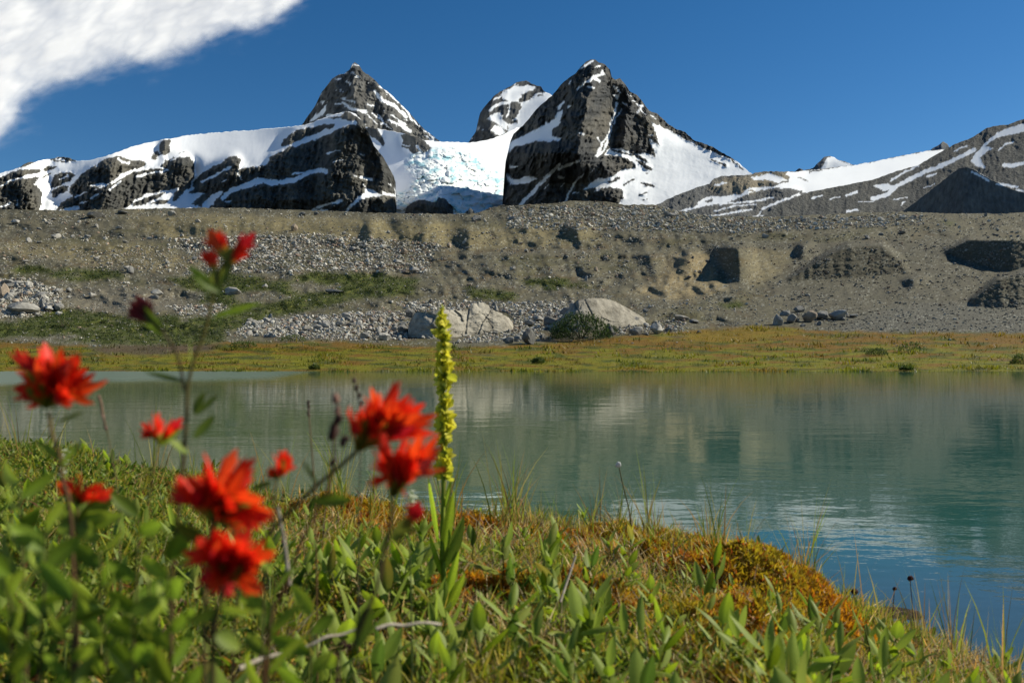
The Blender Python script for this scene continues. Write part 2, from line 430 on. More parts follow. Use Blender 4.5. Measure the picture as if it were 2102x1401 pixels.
# right pyramid with its big snowfield
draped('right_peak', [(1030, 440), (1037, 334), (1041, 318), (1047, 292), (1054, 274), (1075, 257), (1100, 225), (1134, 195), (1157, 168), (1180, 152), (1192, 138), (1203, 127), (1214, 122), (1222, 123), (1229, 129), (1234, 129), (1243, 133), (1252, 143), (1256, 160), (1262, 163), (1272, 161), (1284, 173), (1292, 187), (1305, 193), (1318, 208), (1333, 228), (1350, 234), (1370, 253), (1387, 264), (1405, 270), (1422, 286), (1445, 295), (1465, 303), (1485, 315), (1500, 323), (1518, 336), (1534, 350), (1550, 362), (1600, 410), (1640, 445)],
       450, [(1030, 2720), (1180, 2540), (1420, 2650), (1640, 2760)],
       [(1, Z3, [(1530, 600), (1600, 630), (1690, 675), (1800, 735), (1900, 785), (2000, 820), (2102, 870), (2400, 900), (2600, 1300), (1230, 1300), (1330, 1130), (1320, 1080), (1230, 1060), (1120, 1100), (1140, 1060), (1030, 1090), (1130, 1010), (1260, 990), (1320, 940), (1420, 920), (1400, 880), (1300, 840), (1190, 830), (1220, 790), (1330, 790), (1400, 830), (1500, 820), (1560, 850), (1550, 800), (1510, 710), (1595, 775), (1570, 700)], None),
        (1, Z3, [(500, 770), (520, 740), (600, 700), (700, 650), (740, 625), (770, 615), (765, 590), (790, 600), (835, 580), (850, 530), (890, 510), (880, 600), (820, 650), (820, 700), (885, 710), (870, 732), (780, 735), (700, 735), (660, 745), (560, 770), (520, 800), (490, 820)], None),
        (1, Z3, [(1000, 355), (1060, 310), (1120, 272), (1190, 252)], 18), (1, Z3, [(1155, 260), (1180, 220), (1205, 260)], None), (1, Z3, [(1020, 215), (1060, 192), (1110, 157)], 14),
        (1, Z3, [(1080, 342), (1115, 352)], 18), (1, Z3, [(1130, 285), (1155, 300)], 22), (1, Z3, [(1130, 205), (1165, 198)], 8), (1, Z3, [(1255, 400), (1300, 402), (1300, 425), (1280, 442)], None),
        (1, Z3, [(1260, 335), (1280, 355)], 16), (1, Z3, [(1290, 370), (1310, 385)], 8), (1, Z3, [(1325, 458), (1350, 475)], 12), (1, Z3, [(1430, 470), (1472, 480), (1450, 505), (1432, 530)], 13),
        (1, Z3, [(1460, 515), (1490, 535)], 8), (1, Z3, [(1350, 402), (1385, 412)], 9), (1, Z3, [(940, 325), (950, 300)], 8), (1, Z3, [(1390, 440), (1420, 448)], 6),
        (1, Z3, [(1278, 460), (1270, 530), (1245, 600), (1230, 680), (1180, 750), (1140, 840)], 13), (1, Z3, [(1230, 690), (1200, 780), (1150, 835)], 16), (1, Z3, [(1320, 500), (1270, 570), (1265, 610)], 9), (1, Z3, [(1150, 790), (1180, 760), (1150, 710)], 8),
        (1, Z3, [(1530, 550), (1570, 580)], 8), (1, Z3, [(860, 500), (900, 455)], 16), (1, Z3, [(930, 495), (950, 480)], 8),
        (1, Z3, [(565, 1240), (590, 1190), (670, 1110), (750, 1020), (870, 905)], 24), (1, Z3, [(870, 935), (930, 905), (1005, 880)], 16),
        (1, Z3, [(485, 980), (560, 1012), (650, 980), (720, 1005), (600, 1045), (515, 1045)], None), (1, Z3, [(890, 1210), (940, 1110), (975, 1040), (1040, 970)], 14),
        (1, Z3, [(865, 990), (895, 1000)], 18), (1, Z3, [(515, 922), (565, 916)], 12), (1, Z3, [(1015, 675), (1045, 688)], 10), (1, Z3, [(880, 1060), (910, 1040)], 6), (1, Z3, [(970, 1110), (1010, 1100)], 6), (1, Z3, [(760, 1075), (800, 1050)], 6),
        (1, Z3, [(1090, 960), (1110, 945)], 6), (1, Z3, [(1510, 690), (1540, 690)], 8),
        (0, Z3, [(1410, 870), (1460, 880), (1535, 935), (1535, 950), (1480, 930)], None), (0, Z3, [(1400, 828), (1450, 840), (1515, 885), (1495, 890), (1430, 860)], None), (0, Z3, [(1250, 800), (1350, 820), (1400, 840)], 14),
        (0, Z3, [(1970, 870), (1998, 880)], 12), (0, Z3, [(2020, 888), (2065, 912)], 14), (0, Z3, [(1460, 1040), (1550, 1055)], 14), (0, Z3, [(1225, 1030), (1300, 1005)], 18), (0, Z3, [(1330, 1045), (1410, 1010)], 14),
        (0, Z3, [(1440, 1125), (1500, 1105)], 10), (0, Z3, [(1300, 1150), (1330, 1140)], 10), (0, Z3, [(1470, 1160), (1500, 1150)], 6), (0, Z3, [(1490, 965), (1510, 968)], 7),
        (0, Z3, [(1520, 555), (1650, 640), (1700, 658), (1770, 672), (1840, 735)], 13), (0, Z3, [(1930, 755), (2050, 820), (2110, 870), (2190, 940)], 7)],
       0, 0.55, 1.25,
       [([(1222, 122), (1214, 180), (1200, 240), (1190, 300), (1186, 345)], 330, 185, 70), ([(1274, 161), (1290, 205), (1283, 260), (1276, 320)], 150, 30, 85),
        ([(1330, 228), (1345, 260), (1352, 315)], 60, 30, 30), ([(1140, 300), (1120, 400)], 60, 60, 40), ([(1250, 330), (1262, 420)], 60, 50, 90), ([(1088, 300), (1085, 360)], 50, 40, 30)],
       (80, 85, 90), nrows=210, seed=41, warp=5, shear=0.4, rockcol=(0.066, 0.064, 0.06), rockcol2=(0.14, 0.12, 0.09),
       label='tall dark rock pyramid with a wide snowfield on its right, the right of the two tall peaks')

# glacier and the snow basin that feeds it
draped('glacier', [(735, 262), (755, 261), (777, 264), (828, 273), (871, 287), (899, 290.5), (962, 293), (1000, 288), (1030, 278), (1060, 262), (1100, 262), (1120, 290)],
       450, [(735, 2620), (815, 2580), (900, 2560), (1000, 2680), (1035, 2850), (1120, 3000)],
       [(0, Z2, [(870, 570), (920, 555), (960, 570), (1000, 640), (1018, 680), (1000, 700), (950, 650), (900, 620)], None),
        (0, Z2, [(1130, 620), (1200, 605), (1270, 630), (1310, 670), (1350, 720), (1300, 742), (1265, 742), (1220, 755), (1180, 720), (1130, 705), (1150, 660)], None),
        (1, Z2, [(1240, 700), (1285, 745)], 16), (1, Z2, [(1140, 690), (1190, 700)], 6),
        (0, Z2, [(1150, 1190), (1170, 1140), (1220, 1098), (1300, 1085), (1380, 1105), (1400, 1075), (1460, 1085), (1500, 1140), (1518, 1230), (1140, 1230)], None),
        (0, Z2, [(1590, 1230), (1600, 1170), (1635, 1150), (1665, 1180), (1670, 1230)], None)],
       1, 0.7, 2.7, [([(860, 330), (905, 380), (900, 440)], 90, 120, 160)], (40, 40, 40), nrows=230, seed=51, warp=4, u_step=1.5, rockcol=(0.10, 0.095, 0.085),
       ice=[(1160, 780), (1350, 720), (1500, 712), (1720, 770), (1720, 830), (1850, 890), (1905, 960), (1935, 1100), (1930, 1230), (1090, 1230), (1085, 1150), (1030, 1070), (1060, 1040), (1200, 1010), (1230, 930), (1160, 870)],
       label='blue-white broken icefall tumbling between the two tall peaks')

# left massif: cliffs under a smooth snow dome
draped('left_massif', [(-320, 420), (-200, 385), (-80, 362), (0, 355.5), (17, 351), (37, 345.5), (57, 332.7), (71, 332.7), (103, 325.6), (123, 322), (143, 324), (160, 330.7), (183, 329), (211, 322.7), (234, 314), (257, 305.6), (285, 297), (314, 290.5), (331, 287), (351, 284), (371, 280), (428, 272.8), (514, 267.6), (600, 260), (622, 257), (640, 252), (660, 244), (690, 234), (712, 229), (730, 234), (745, 250), (757, 275), (768, 300), (785, 320), (797, 342), (808, 360), (812, 375), (813, 405), (815, 450)],
       450, [(-320, 1960), (0, 2080), (400, 2310), (640, 2440), (745, 2350), (815, 2500)],
       [(0, Z1, [(-1300, 900), (-600, 560), (0, 575), (60, 545), (140, 520), (250, 512), (300, 520), (270, 550), (180, 560), (110, 590), (180, 580), (290, 565), (280, 590), (240, 625), (290, 655), (302, 700), (300, 760), (280, 830), (0, 900)], None),
        (0, Z1, [(120, 515), (200, 460), (255, 466), (200, 492)], None), (0, Z1, [(355, 448), (430, 420), (500, 430), (550, 457), (500, 464), (420, 462)], None), (0, Z1, [(310, 515), (350, 490), (408, 495), (380, 512), (330, 532)], None),
        (1, Z1, [(400, 440), (470, 452)], 10),
        (0, Z1, [(368, 645), (375, 595), (400, 550), (450, 540), (525, 540), (540, 562), (510, 592), (440, 628), (390, 650)], None), (1, Z1, [(430, 590), (490, 560)], 12),
        (0, Z1, [(300, 580), (340, 560), (360, 550)], 10), (0, Z1, [(370, 668), (440, 640), (497, 635), (480, 672), (420, 702), (380, 730)], None),
        (0, Z1, [(500, 690), (510, 640), (560, 580), (630, 520), (700, 480), (760, 440), (850, 420), (930, 440), (950, 455), (990, 450), (1052, 465), (1050, 490), (980, 515), (900, 540), (860, 570), (780, 620), (700, 650), (620, 680), (540, 712)], None),
        (1, Z1, [(850, 440), (880, 470), (930, 470)], 16), (1, Z1, [(690, 490), (750, 440)], 8),
        (0, Z1, [(400, 830), (440, 750), (520, 710), (640, 670), (760, 640), (860, 590), (920, 550), (1050, 510), (1130, 510), (1210, 522), (1150, 500), (1180, 470), (1250, 450), (1290, 430), (1370, 425), (1395, 460), (1395, 580), (1370, 640), (1300, 650), (1200, 665), (1050, 690), (960, 750), (880, 830)], None),
        (0, Z1, [(950, 760), (1000, 740), (1100, 700), (1195, 680), (1160, 712), (1060, 772), (960, 800)], None), (0, Z1, [(1070, 772), (1150, 740), (1225, 728), (1200, 757), (1130, 777)], None),
        (0, Z1, [(1240, 740), (1250, 690), (1290, 640), (1385, 638), (1330, 672), (1290, 722), (1250, 748)], None),
        (0, Z1, [(1148, 402), (1150, 335), (1175, 306), (1232, 303), (1222, 340), (1224, 392), (1190, 415)], None), (0, Z1, [(1085, 442), (1110, 395), (1140, 385), (1152, 412), (1110, 452)], None),
        (0, Z1, [(1190, 462), (1250, 432)], 12), (0, Z1, [(1290, 400), (1320, 392)], 6),
        (0, Z1, [(1400, 600), (1460, 540), (1580, 470), (1650, 425), (1700, 418), (1733, 450), (1725, 490), (1710, 530), (1800, 500), (1900, 490), (1940, 470), (1930, 430), (2000, 400), (2102, 360), (2102, 900), (1480, 830), (1600, 680), (1580, 675), (1500, 735), (1450, 790), (1370, 760), (1400, 730), (1480, 690), (1355, 690), (1380, 640)], None),
        (0, Z2, [(-60, 870), (60, 850), (170, 840), (190, 780), (320, 710), (430, 690), (600, 620), (700, 560), (800, 540), (850, 520), (900, 540), (1300, 600), (1300, 1300), (-60, 1300)], None),
        (0, Z2, [(265, 702), (285, 650), (380, 590), (480, 560), (600, 540), (655, 540), (650, 562), (560, 592), (430, 642), (340, 695)], None),
        (0, Z2, [(600, 500), (700, 480), (735, 440), (860, 520), (860, 560), (800, 535), (740, 512), (650, 505)], None),
        (1, Z1, [(0, 645), (60, 605), (150, 578), (270, 560)], 10), (1, Z1, [(870, 565), (950, 530), (1100, 500)], 20), (1, Z1, [(980, 572), (1080, 545), (1200, 525)], 12), (1, Z1, [(1450, 608), (1550, 560), (1650, 500)], 15),
        (1, Z1, [(1600, 722), (1660, 670), (1780, 630), (1900, 600), (2000, 612), (2110, 600)], 32), (1, Z1, [(1460, 772), (1530, 710), (1590, 685)], 24), (1, Z1, [(655, 725), (700, 695)], 14), (1, Z1, [(540, 712), (620, 682)], 9),
        (1, Z1, [(660, 635), (745, 625)], 18), (1, Z1, [(790, 662), (870, 605)], 14), (1, Z1, [(960, 752), (1050, 710), (1180, 672)], 13), (1, Z1, [(1050, 772), (1140, 730), (1230, 690), (1280, 660)], 15),
        (1, Z1, [(900, 812), (1050, 790), (1200, 790), (1350, 745), (1400, 720)], 45), (1, Z1, [(1300, 722), (1380, 650)], 28), (1, Z1, [(440, 820), (560, 790)], 26), (1, Z1, [(0, 792), (80, 760)], 10), (1, Z1, [(300, 812), (400, 790)], 34),
        (1, Z1, [(1600, 600), (1620, 595)], 8), (1, Z1, [(1620, 755), (1660, 745)], 10), (1, Z1, [(1710, 540), (1740, 600)], 8), (1, Z1, [(580, 760), (640, 740)], 7), (1, Z1, [(120, 780), (130, 740)], 8),
        (1, Z2, [(0, 985), (100, 942), (200, 972), (300, 952), (380, 940), (470, 890), (560, 870), (595, 885)], 30), (1, Z2, [(360, 900), (480, 880)], 12), (1, Z2, [(600, 752), (690, 728)], 9), (1, Z2, [(640, 815), (715, 795)], 7),
        (1, Z2, [(420, 1180), (480, 1165), (560, 1130), (710, 1090)], 16), (1, Z2, [(480, 1175), (600, 1165)], 26), (1, Z2, [(720, 1200), (770, 1130), (840, 1070), (900, 1040), (960, 1050)], 24), (1, Z2, [(885, 1003), (960, 1030), (1005, 1055), (855, 1078)], None),
        (1, Z2, [(785, 912), (812, 916)], 9), (1, Z2, [(845, 925), (925, 945)], 17), (1, Z2, [(360, 688), (480, 645), (600, 600), (700, 552), (800, 530)], 26), (1, Z2, [(480, 562), (600, 520), (700, 512)], 20), (1, Z2, [(480, 658), (515, 655)], 9),
        (1, Z2, [(840, 762), (856, 762)], 10), (1, Z2, [(1040, 975), (1060, 980)], 8), (1, Z2, [(860, 980), (880, 985)], 6), (1, Z2, [(1010, 1040), (1100, 1060), (1100, 1010)], 20)],
       1, 0.42, 3.3,
       [([(722, 232), (690, 290), (665, 350), (655, 440)], 150, 110, 150), ([(745, 250), (780, 330), (790, 440)], 60, 30, 40), ([(560, 300), (550, 440)], 50, 60, 60), ([(388, 322), (385, 420)], 70, 70, 14), ([(490, 320), (450, 400)], 50, 60, 30),
        ([(240, 320), (215, 420)], 60, 60, 40), ([(80, 350), (78, 420)], 60, 50, 12), ([(338, 286), (336, 320)], 60, 12, 10), ([(615, 340), (605, 440)], 40, 40, 30)],
       (60, 75, 80), nrows=210, seed=61, warp=5, shear=0.3, rockcol=(0.085, 0.08, 0.068), rockcol2=(0.15, 0.132, 0.10), ledge=0.4, snow_smooth=0.7,
       label='long dark cliff band under a smooth snow dome, left of the icefall')

# slabs and snowfield on the right
draped('slab_ridge', [(1330, 452), (1348, 419.7), (1385, 402.6), (1428, 385.5), (1456, 377), (1466, 366), (1484, 361), (1512, 360), (1540, 358), (1555, 353.5), (1583, 351), (1614, 352.6), (1633, 352), (1667, 349), (1748, 339.6), (1791, 332), (1853, 319), (1900, 310), (1940, 306), (2000, 306), (2060, 320)],
       462, [(1330, 1900), (1640, 1950), (2060, 2400)],
       [(1, Z4, [(520, 500), (590, 490), (700, 480), (960, 450), (1300, 385), (1480, 348), (1900, 330), (1900, 500), (1500, 480), (1250, 560), (1100, 600), (900, 640), (720, 640), (640, 625), (560, 600), (450, 600), (300, 630), (150, 690), (0, 715), (-60, 720), (-60, 690), (0, 660), (60, 655), (150, 650), (220, 640), (280, 600), (430, 590), (540, 560), (550, 530)], None),
        (1, Z4, [(290, 527), (430, 505), (545, 545), (480, 567), (400, 547), (310, 542)], None), (1, Z4, [(700, 640), (660, 700), (640, 750)], 50), (1, Z4, [(-40, 800), (150, 765), (300, 740)], 12), (1, Z4, [(50, 752), (200, 716), (330, 706)], 7),
        (1, Z4, [(380, 730), (480, 690), (620, 640)], 14), (1, Z4, [(100, 702), (300, 690), (440, 665)], 12), (1, Z4, [(330, 790), (370, 740), (400, 720)], 8), (1, Z4, [(560, 730), (640, 720)], 22), (1, Z4, [(300, 795), (430, 780)], 9),
        (1, Z4, [(60, 580), (130, 565)], 10), (1, Z4, [(-180, 760), (-60, 720), (60, 700)], 16), (1, Z4, [(-280, 790), (-140, 770)], 12), (1, Z4, [(450, 770), (560, 745)], 8),
        (0, Z4, [(0, 690), (40, 678)], 16), (0, Z4, [(680, 490), (770, 482)], 10), (0, Z4, [(600, 530), (670, 550)], 7), (0, Z4, [(1040, 432), (1100, 425)], 4),
        (0, Z4, [(280, 615), (320, 625)], 10), (0, Z4, [(360, 640), (450, 620), (560, 615)], 10)],
       0, 1.2, 2.6, [([(1540, 372), (1535, 400)], 25, 60, 14), ([(1480, 370), (1485, 400)], 18, 30, 20), ([(1610, 360), (1600, 380)], 14, 30, 14)], (22, 22, 22), nrows=130, seed=71, warp=5, speck=0.10, shear=1.2,
       rockcol=(0.14, 0.135, 0.125), rockcol2=(0.22, 0.20, 0.165),
       patches=[((0.30, 0.25, 0.17), Z4, [(290, 510), (430, 490), (540, 495), (680, 550), (560, 530), (300, 640), (0, 620), (100, 540)], None)], snow_smooth=0.5,
       label='pale ice-worn slabs with snow streaks and a sloping snowfield, right of the right peak')

draped('scree_hill', [(1540, 462), (1600, 420), (1661, 394), (1729, 381), (1791, 369), (1838, 352), (1884, 339.5), (1915, 321), (1946, 304), (1962, 294.6), (1993, 284), (2008, 274.5), (2027, 262), (2052, 257), (2070, 256), (2089, 248), (2102, 244), (2250, 190), (2500, 120)],
       462, [(1540, 1500), (1700, 1500), (1880, 1500), (2050, 1440), (2500, 1300)],
       [(1, Z4, [(1100, 672), (1200, 642), (1260, 585), (1350, 540), (1450, 492), (1600, 432), (1770, 350)], 26), (1, Z4, [(1105, 582), (1200, 568), (1265, 590), (1180, 622)], None), (1, Z4, [(1225, 548), (1300, 500), (1400, 455)], 14),
        (1, Z4, [(925, 652), (995, 622)], 15), (1, Z4, [(820, 672), (890, 658)], 7), (1, Z4, [(700, 670), (770, 645)], 10), (1, Z4, [(930, 755), (1000, 745)], 16), (1, Z4, [(1640, 355), (1725, 318)], 10),
        (1, Z4, [(2300, 140), (2102, 175), (2000, 200), (1930, 230), (1870, 280), (1830, 320), (1780, 370), (1750, 420), (1780, 452), (1845, 472), (1810, 400), (1870, 352), (1902, 335), (1850, 325), (1880, 290), (1940, 262), (2102, 228), (2300, 190)], None),
        (1, Z4, [(1935, 348), (1980, 312), (2032, 298)], 11), (1, Z4, [(1970, 450), (2040, 448), (2110, 432)], 26), (1, Z4, [(1755, 485), (1820, 520), (1868, 550)], 20), (1, Z4, [(1910, 568), (2060, 592)], 16), (1, Z4, [(2050, 612), (2110, 625)], 12),
        (1, Z4, [(1440, 602), (1512, 570)], 5), (1, Z4, [(1290, 710), (1310, 690)], 8), (1, Z4, [(1240, 675), (1330, 660)], 7), (1, Z4, [(1460, 520), (1520, 505)], 12), (1, Z4, [(1000, 690), (1100, 690)], 6)],
       0, 1.75, 2.0, [], (12, 12, 14), nrows=170, seed=81, warp=4, jit=1.2, shear=1.0,
       rockcol=(0.11, 0.105, 0.092), rockcol2=(0.17, 0.155, 0.125), snow_smooth=0.3,
       label='dark scree hillside with snow gullies rising out of the picture on the right')

draped('scree_cone', [(1822, 462), (1845, 440), (1880, 414), (1930, 376), (1956, 354), (1970, 345), (1984, 343), (2002, 350), (2030, 366), (2075, 388), (2130, 402), (2250, 425), (2400, 462)],
       470, [(1822, 1440), (1978, 1300), (2400, 1200)], [(1, Z4, [(1755, 492), (1820, 524), (1868, 552)], 14), (1, Z4, [(1920, 572), (2060, 598)], 12)], 0, 0.42, 0.6, [], (4, 4, 5), nrows=60, seed=85, warp=3, jit=1.5,
       rockcol=(0.15, 0.145, 0.13), rockcol2=(0.19, 0.18, 0.155), snow_smooth=0.2, back=(12, 40, 0.5), label='dark shaded scree cone at the foot of the right hillside')
# ---------------------------------------------------------------- moraine, meadow and far shore
M_MOR = ground_mat('moraine_gravel', 0.9, 0.10, 0.95, 0.42, 0.12, 5.0)
CREST = [(-320, 425), (0, 430), (167, 432), (220, 429), (333, 428), (400, 426), (500, 427), (700, 434), (814, 438), (928, 439), (980, 437), (1003, 428), (1028, 421), (1060, 421), (1143, 417), (1171, 412), (1242, 414), (1285, 420), (1342, 420), (1385, 431), (1450, 443), (1590, 445), (1729, 438), (1847, 434), (1915, 437), (2039, 439), (2102, 436), (2450, 430)]
DT = [(412, 262), (430, 250), (460, 222), (500, 192), (540, 166), (580, 142), (620, 119), (660, 99), (690, 85), (705, 77), (720, 70), (735, 62), (750, 54), (762, 47.0), (772, 42.0)]
m_us = np.arange(-320, 2451, 2.0); m_ys = np.arange(764, 408, -1.0)
MU, MY = np.meshgrid(m_us, m_ys)
MW = 10*fbm(MU/40, MY/20, 4, 301); MW2 = 5*fbm(MU/30, MY/14, 4, 302)
MD = np.interp(MY, [p[0] for p in DT], [p[1] for p in DT])
lw = sm(735, 650, MY)
calm = 1-0.85*sm(1470, 1540, MU)*sm(480, 500, MY)
MD = MD + lw*calm*(7*fbm(MU/240, MY/50, 3, 303) + 4.5*fbm((MU+MY)/80, MY/26, 4, 304, 0.55) + 1.7*fbm(MU/22, MY/11, 4, 305, 0.6) + 0.5*fbm(MU/6, MY/4, 2, 306))
def terr(P, amp, w):      # a terrace: riser under an edge polyline
    global MD
    e = np.interp(MU, [p[0] for p in P], [p[1] for p in P]) + 4*fbm(MU/25, MU*0, 3, 307)
    x0, x1 = P[0][0], P[-1][0]
    f = sm(x0, x0+60, MU)*(1-sm(x1-60, x1, MU))
    MD += amp*f*0.5*(1-np.tanh((MY-e)/(w*0.45)))*np.clip(1-(e-MY)/90, 0, 1)
terr([(250, 455), (400, 446), (600, 452), (760, 458), (980, 470)], 14, 26)
terr([(-320, 490), (0, 492), (300, 498), (420, 520)], 8, 10)
terr([(950, 520), (1200, 518), (1500, 530)], 7, 10)
terr([(-320, 660), (60, 655), (300, 690), (460, 700)], 2.5, 8)
terr([(0, 570), (150, 580), (350, 590)], 4, 9)
def mridge(P, amp, wl_, wr_, top=8, bot=14):
    global MD
    P = sorted(P, key=lambda p: p[1])
    xr = np.interp(MY, [p[1] for p in P], [p[0] for p in P]) + 3*fbm(MY/16, MY*0+P[0][0], 3, 308)
    y0 = P[0][1] + 3*fbm(MU/20, MU*0, 3, 309)
    yb = P[-1][1]+bot
    f = sm(y0-top*0.6, y0+top*0.6, MY)*np.clip((yb-MY)/(yb-y0-top*0.6), 0, 1)**0.5
    du = MU-xr
    prof = np.where(du > 0, np.clip(1-du/wr_, 0, 1), np.clip(1+du/wl_, 0, 1))
    MD -= amp*f*prof
mridge([(1641, 500), (1655, 520), (1650, 535)], 5, 26, 40, 9, 14)
for gx, gy0, gy1, ga in [(748, 452, 500, 7), (775, 446, 490, 4), (832, 448, 500, 6), (880, 452, 510, 8), (945, 470, 515, 5), (1062, 462, 500, 4), (1180, 458, 500, 7), (1205, 520, 570, 3), (1300, 540, 600, 4), (1340, 525, 585, 4), (1420, 515, 580, 7), (1395, 520, 560, 4), (1470, 520, 580, 5), (1100, 455, 490, 4), (575, 540, 575, 3), (1010, 460, 500, 4), (690, 455, 480, 2)]:
    mridge([(gx, gy0), (gx+12, gy1)], ga*(0.85 if gy0 < 510 else 0.35), 34, 48, 16, 30)
# meadow stays low and even, with slight rises
MD += (1-lw)*(1.2*fbm(MU/120, MY/9, 3, 311)*sm(764, 745, MY))
MD += 6*np.exp(-((MU-650)/260)**2-((MY-712)/9)**2)*-1
MD = np.maximum(MD, 46)
# depth must grow uphill
gm = (0.35+0.65*sm(650, 800, MU)*(1-sm(1480, 1560, MU)))*sm(640, 590, MY)*sm(420, 450, MY)
MD -= gm*(6.5*(ridged((MU-MY*0.35)/85, MY/80, 3, 312, 0.55)-0.5) + 1.3*(ridged((MU-MY*0.3)/26, MY/34, 3, 313)-0.5))
for i in range(1, MD.shape[0]):
    MD[i] = np.maximum(MD[i], MD[i-1] + np.clip((760-m_ys[i])/200, 0.04, 0.12))
# steep faces: gravel mounds, the pit and the cut banks rise quickly, the ground behind them stays where it was
def steep(P, fac, above=7, wob=2.0, hb=1.0):
    global MD
    if fac < 0.2:
        q = blur2(paint(MU, MY, [(1.0, None, P, None)], 0), 6.0); q = np.clip(q*2.5, 0, 1)
        MD = MD*(1-q) + q*blur(blur(MD, 34, 1), 4, 0)
    xs = [p[0] for p in P]; nw = 14 if fac > 0.2 else 60
    m = paint(MU+wob*fbm(MU/nw, MY/nw, 3, 350), MY+wob*fbm(MU/nw, MY/nw, 3, 351), [(1.0, None, P, None)], 0)
    c0 = max(0, int((min(xs)-m_us[0])/2)-4); c1 = min(len(m_us), int((max(xs)-m_us[0])/2)+5)
    m = blur(m, hb, 1)
    inc = np.diff(MD, axis=0); lost = np.zeros(MD.shape[1]); out = inc.copy()
    for c in range(c0, c1):
        mm = m[1:, c]
        if mm.max() < 0.05: continue
        new = inc[:, c]*(1-mm*(1-fac)); lost = (inc[:, c]-new).sum()
        top = np.nonzero(mm > 0.05)[0].max(); k = min(len(new)-1, top+above)
        new[top:k+1] += lost/(k+1-top); out[:, c] = new
    MD = np.concatenate([MD[:1], MD[:1]+np.cumsum(out, axis=0)], 0)
steep([(1612, 578), (1700, 522), (1745, 503), (1812, 502), (1850, 535), (1868, 560), (1750, 571)], 0.13)
steep([(1474, 524), (1490, 512), (1510, 506), (1526, 509), (1537, 520), (1535, 538), (1546, 552), (1542, 570), (1528, 582), (1512, 586), (1494, 564)], 0.16, 12, 5, 5)
steep([(1936, 516), (1990, 490), (2450, 484), (2450, 562), (2080, 559), (2000, 542)], 0.13)
steep([(1990, 618), (2050, 572), (2110, 556), (2450, 560), (2450, 626), (2050, 632), (1995, 629)], 0.13, 6)
steep([(1848, 575), (1900, 565), (1908, 584), (1870, 598)], 0.3, 6, 3, 4)
steep([(1636, 530), (1650, 500), (1672, 498), (1660, 520), (1650, 538)], 0.3, 6, 2, 3)
steep([(1455, 612), (1510, 606), (1560, 612), (1500, 622)], 0.3, 4)
steep([(745, 462), (758, 450), (778, 455), (772, 500), (752, 498)], 0.53, 8, 7, 4)
steep([(806, 452), (870, 446), (905, 462), (900, 485), (850, 500), (812, 482)], 0.50, 8, 7, 4)
steep([(930, 470), (985, 470), (1010, 500), (960, 515)], 0.53, 8, 7, 4)
steep([(1155, 470), (1178, 455), (1205, 475), (1190, 500), (1165, 495)], 0.53, 8, 7, 4)
steep([(1060, 470), (1085, 462), (1095, 490), (1068, 492)], 0.58, 8, 7, 4)
steep([(1395, 535), (1420, 518), (1440, 540), (1418, 575), (1400, 570)], 0.48, 8, 7, 4)
steep([(1320, 540), (1345, 530), (1360, 560), (1340, 585)], 0.53, 8, 7, 4)
steep([(560, 560), (590, 545), (620, 560), (590, 572)], 0.4, 6, 3, 6)
steep([(270, 452), (400, 446), (600, 450), (745, 455), (740, 478), (600, 470), (420, 482), (300, 470)], 0.62, 8)
steep([(950, 522), (1200, 518), (1390, 522), (1390, 532), (1200, 530), (950, 532)], 0.35, 6)
MD = blur(blur(MD, 1.6, 0), 1.2, 1)
MD[0] = 46

MD += 0.35*fbm(MU/12, MY/7, 3, 354)*sm(700, 680, MY)
def mzone(P, val=1.0, s=5.0, base=None):
    return blur2(paint(MU+MW*1.6, MY+MW2*1.4, [(val, None, P, None)], 0), s)
n1 = fbm(MU/60, MY/18, 5, 320, 0.6); n2 = fbm(MU/9, MY/4, 4, 321, 0.6); n3 = fbm(MU/150, MY/40, 3, 322)
cG = np.array((0.145, 0.130, 0.092)); cT = np.array((0.25, 0.205, 0.11)); cB = np.array((0.125, 0.085, 0.045)); cD = np.array((0.11, 0.10, 0.075))
col = mixc(cG, cD, sm(-0.2, 0.5, n1)*0.5)
col = mixc(col, cB, sm(0.05, 0.4, n1)*0.65*sm(430, 520, MY))
col = mixc(col, np.array((0.10, 0.095, 0.045)), 0.6*sm(0.0, 0.4, n3+0.4*n1)*sm(440, 470, MY))
col = mixc(col, cT, 0.75*mzone([(270, 448), (400, 440), (600, 445), (760, 450), (960, 462), (960, 500), (880, 505), (780, 490), (740, 505), (640, 480), (500, 478), (400, 500), (300, 480)]))
col = mixc(col, cT, 0.6*mzone([(100, 500), (300, 500), (420, 540), (350, 560), (100, 530), (0, 520), (0, 500)]))
col = mixc(col, cT, 0.5*mzone([(960, 470), (1210, 455), (1240, 500), (960, 515)]))
col = mixc(col, np.array((0.31, 0.24, 0.14)), 0.75*mzone([(1380, 520), (1470, 520), (1480, 560), (1500, 590), (1400, 620), (1300, 600), (1360, 570)]))
col = mixc(col, np.array((0.25, 0.21, 0.13)), 0.8*mzone([(1540, 512), (1640, 512), (1610, 560), (1560, 590), (1530, 590), (1545, 560)]))
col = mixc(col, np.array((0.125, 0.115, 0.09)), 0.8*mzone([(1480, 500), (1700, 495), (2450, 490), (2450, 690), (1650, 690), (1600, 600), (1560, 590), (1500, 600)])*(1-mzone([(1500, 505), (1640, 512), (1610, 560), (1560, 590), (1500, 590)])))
col = mixc(col, np.array((0.10, 0.09, 0.068)), 0.7*mzone([(1612, 578), (1700, 520), (1745, 503), (1812, 503), (1866, 560), (1750, 571)], 1, 2))  # mound face painted darker: its shade is put into the gravel colour
col = mixc(col, np.array((0.135, 0.13, 0.115)), 0.8*mzone([(1780, 640), (1900, 620), (2450, 625), (2450, 690), (1850, 685), (1700, 680)]))
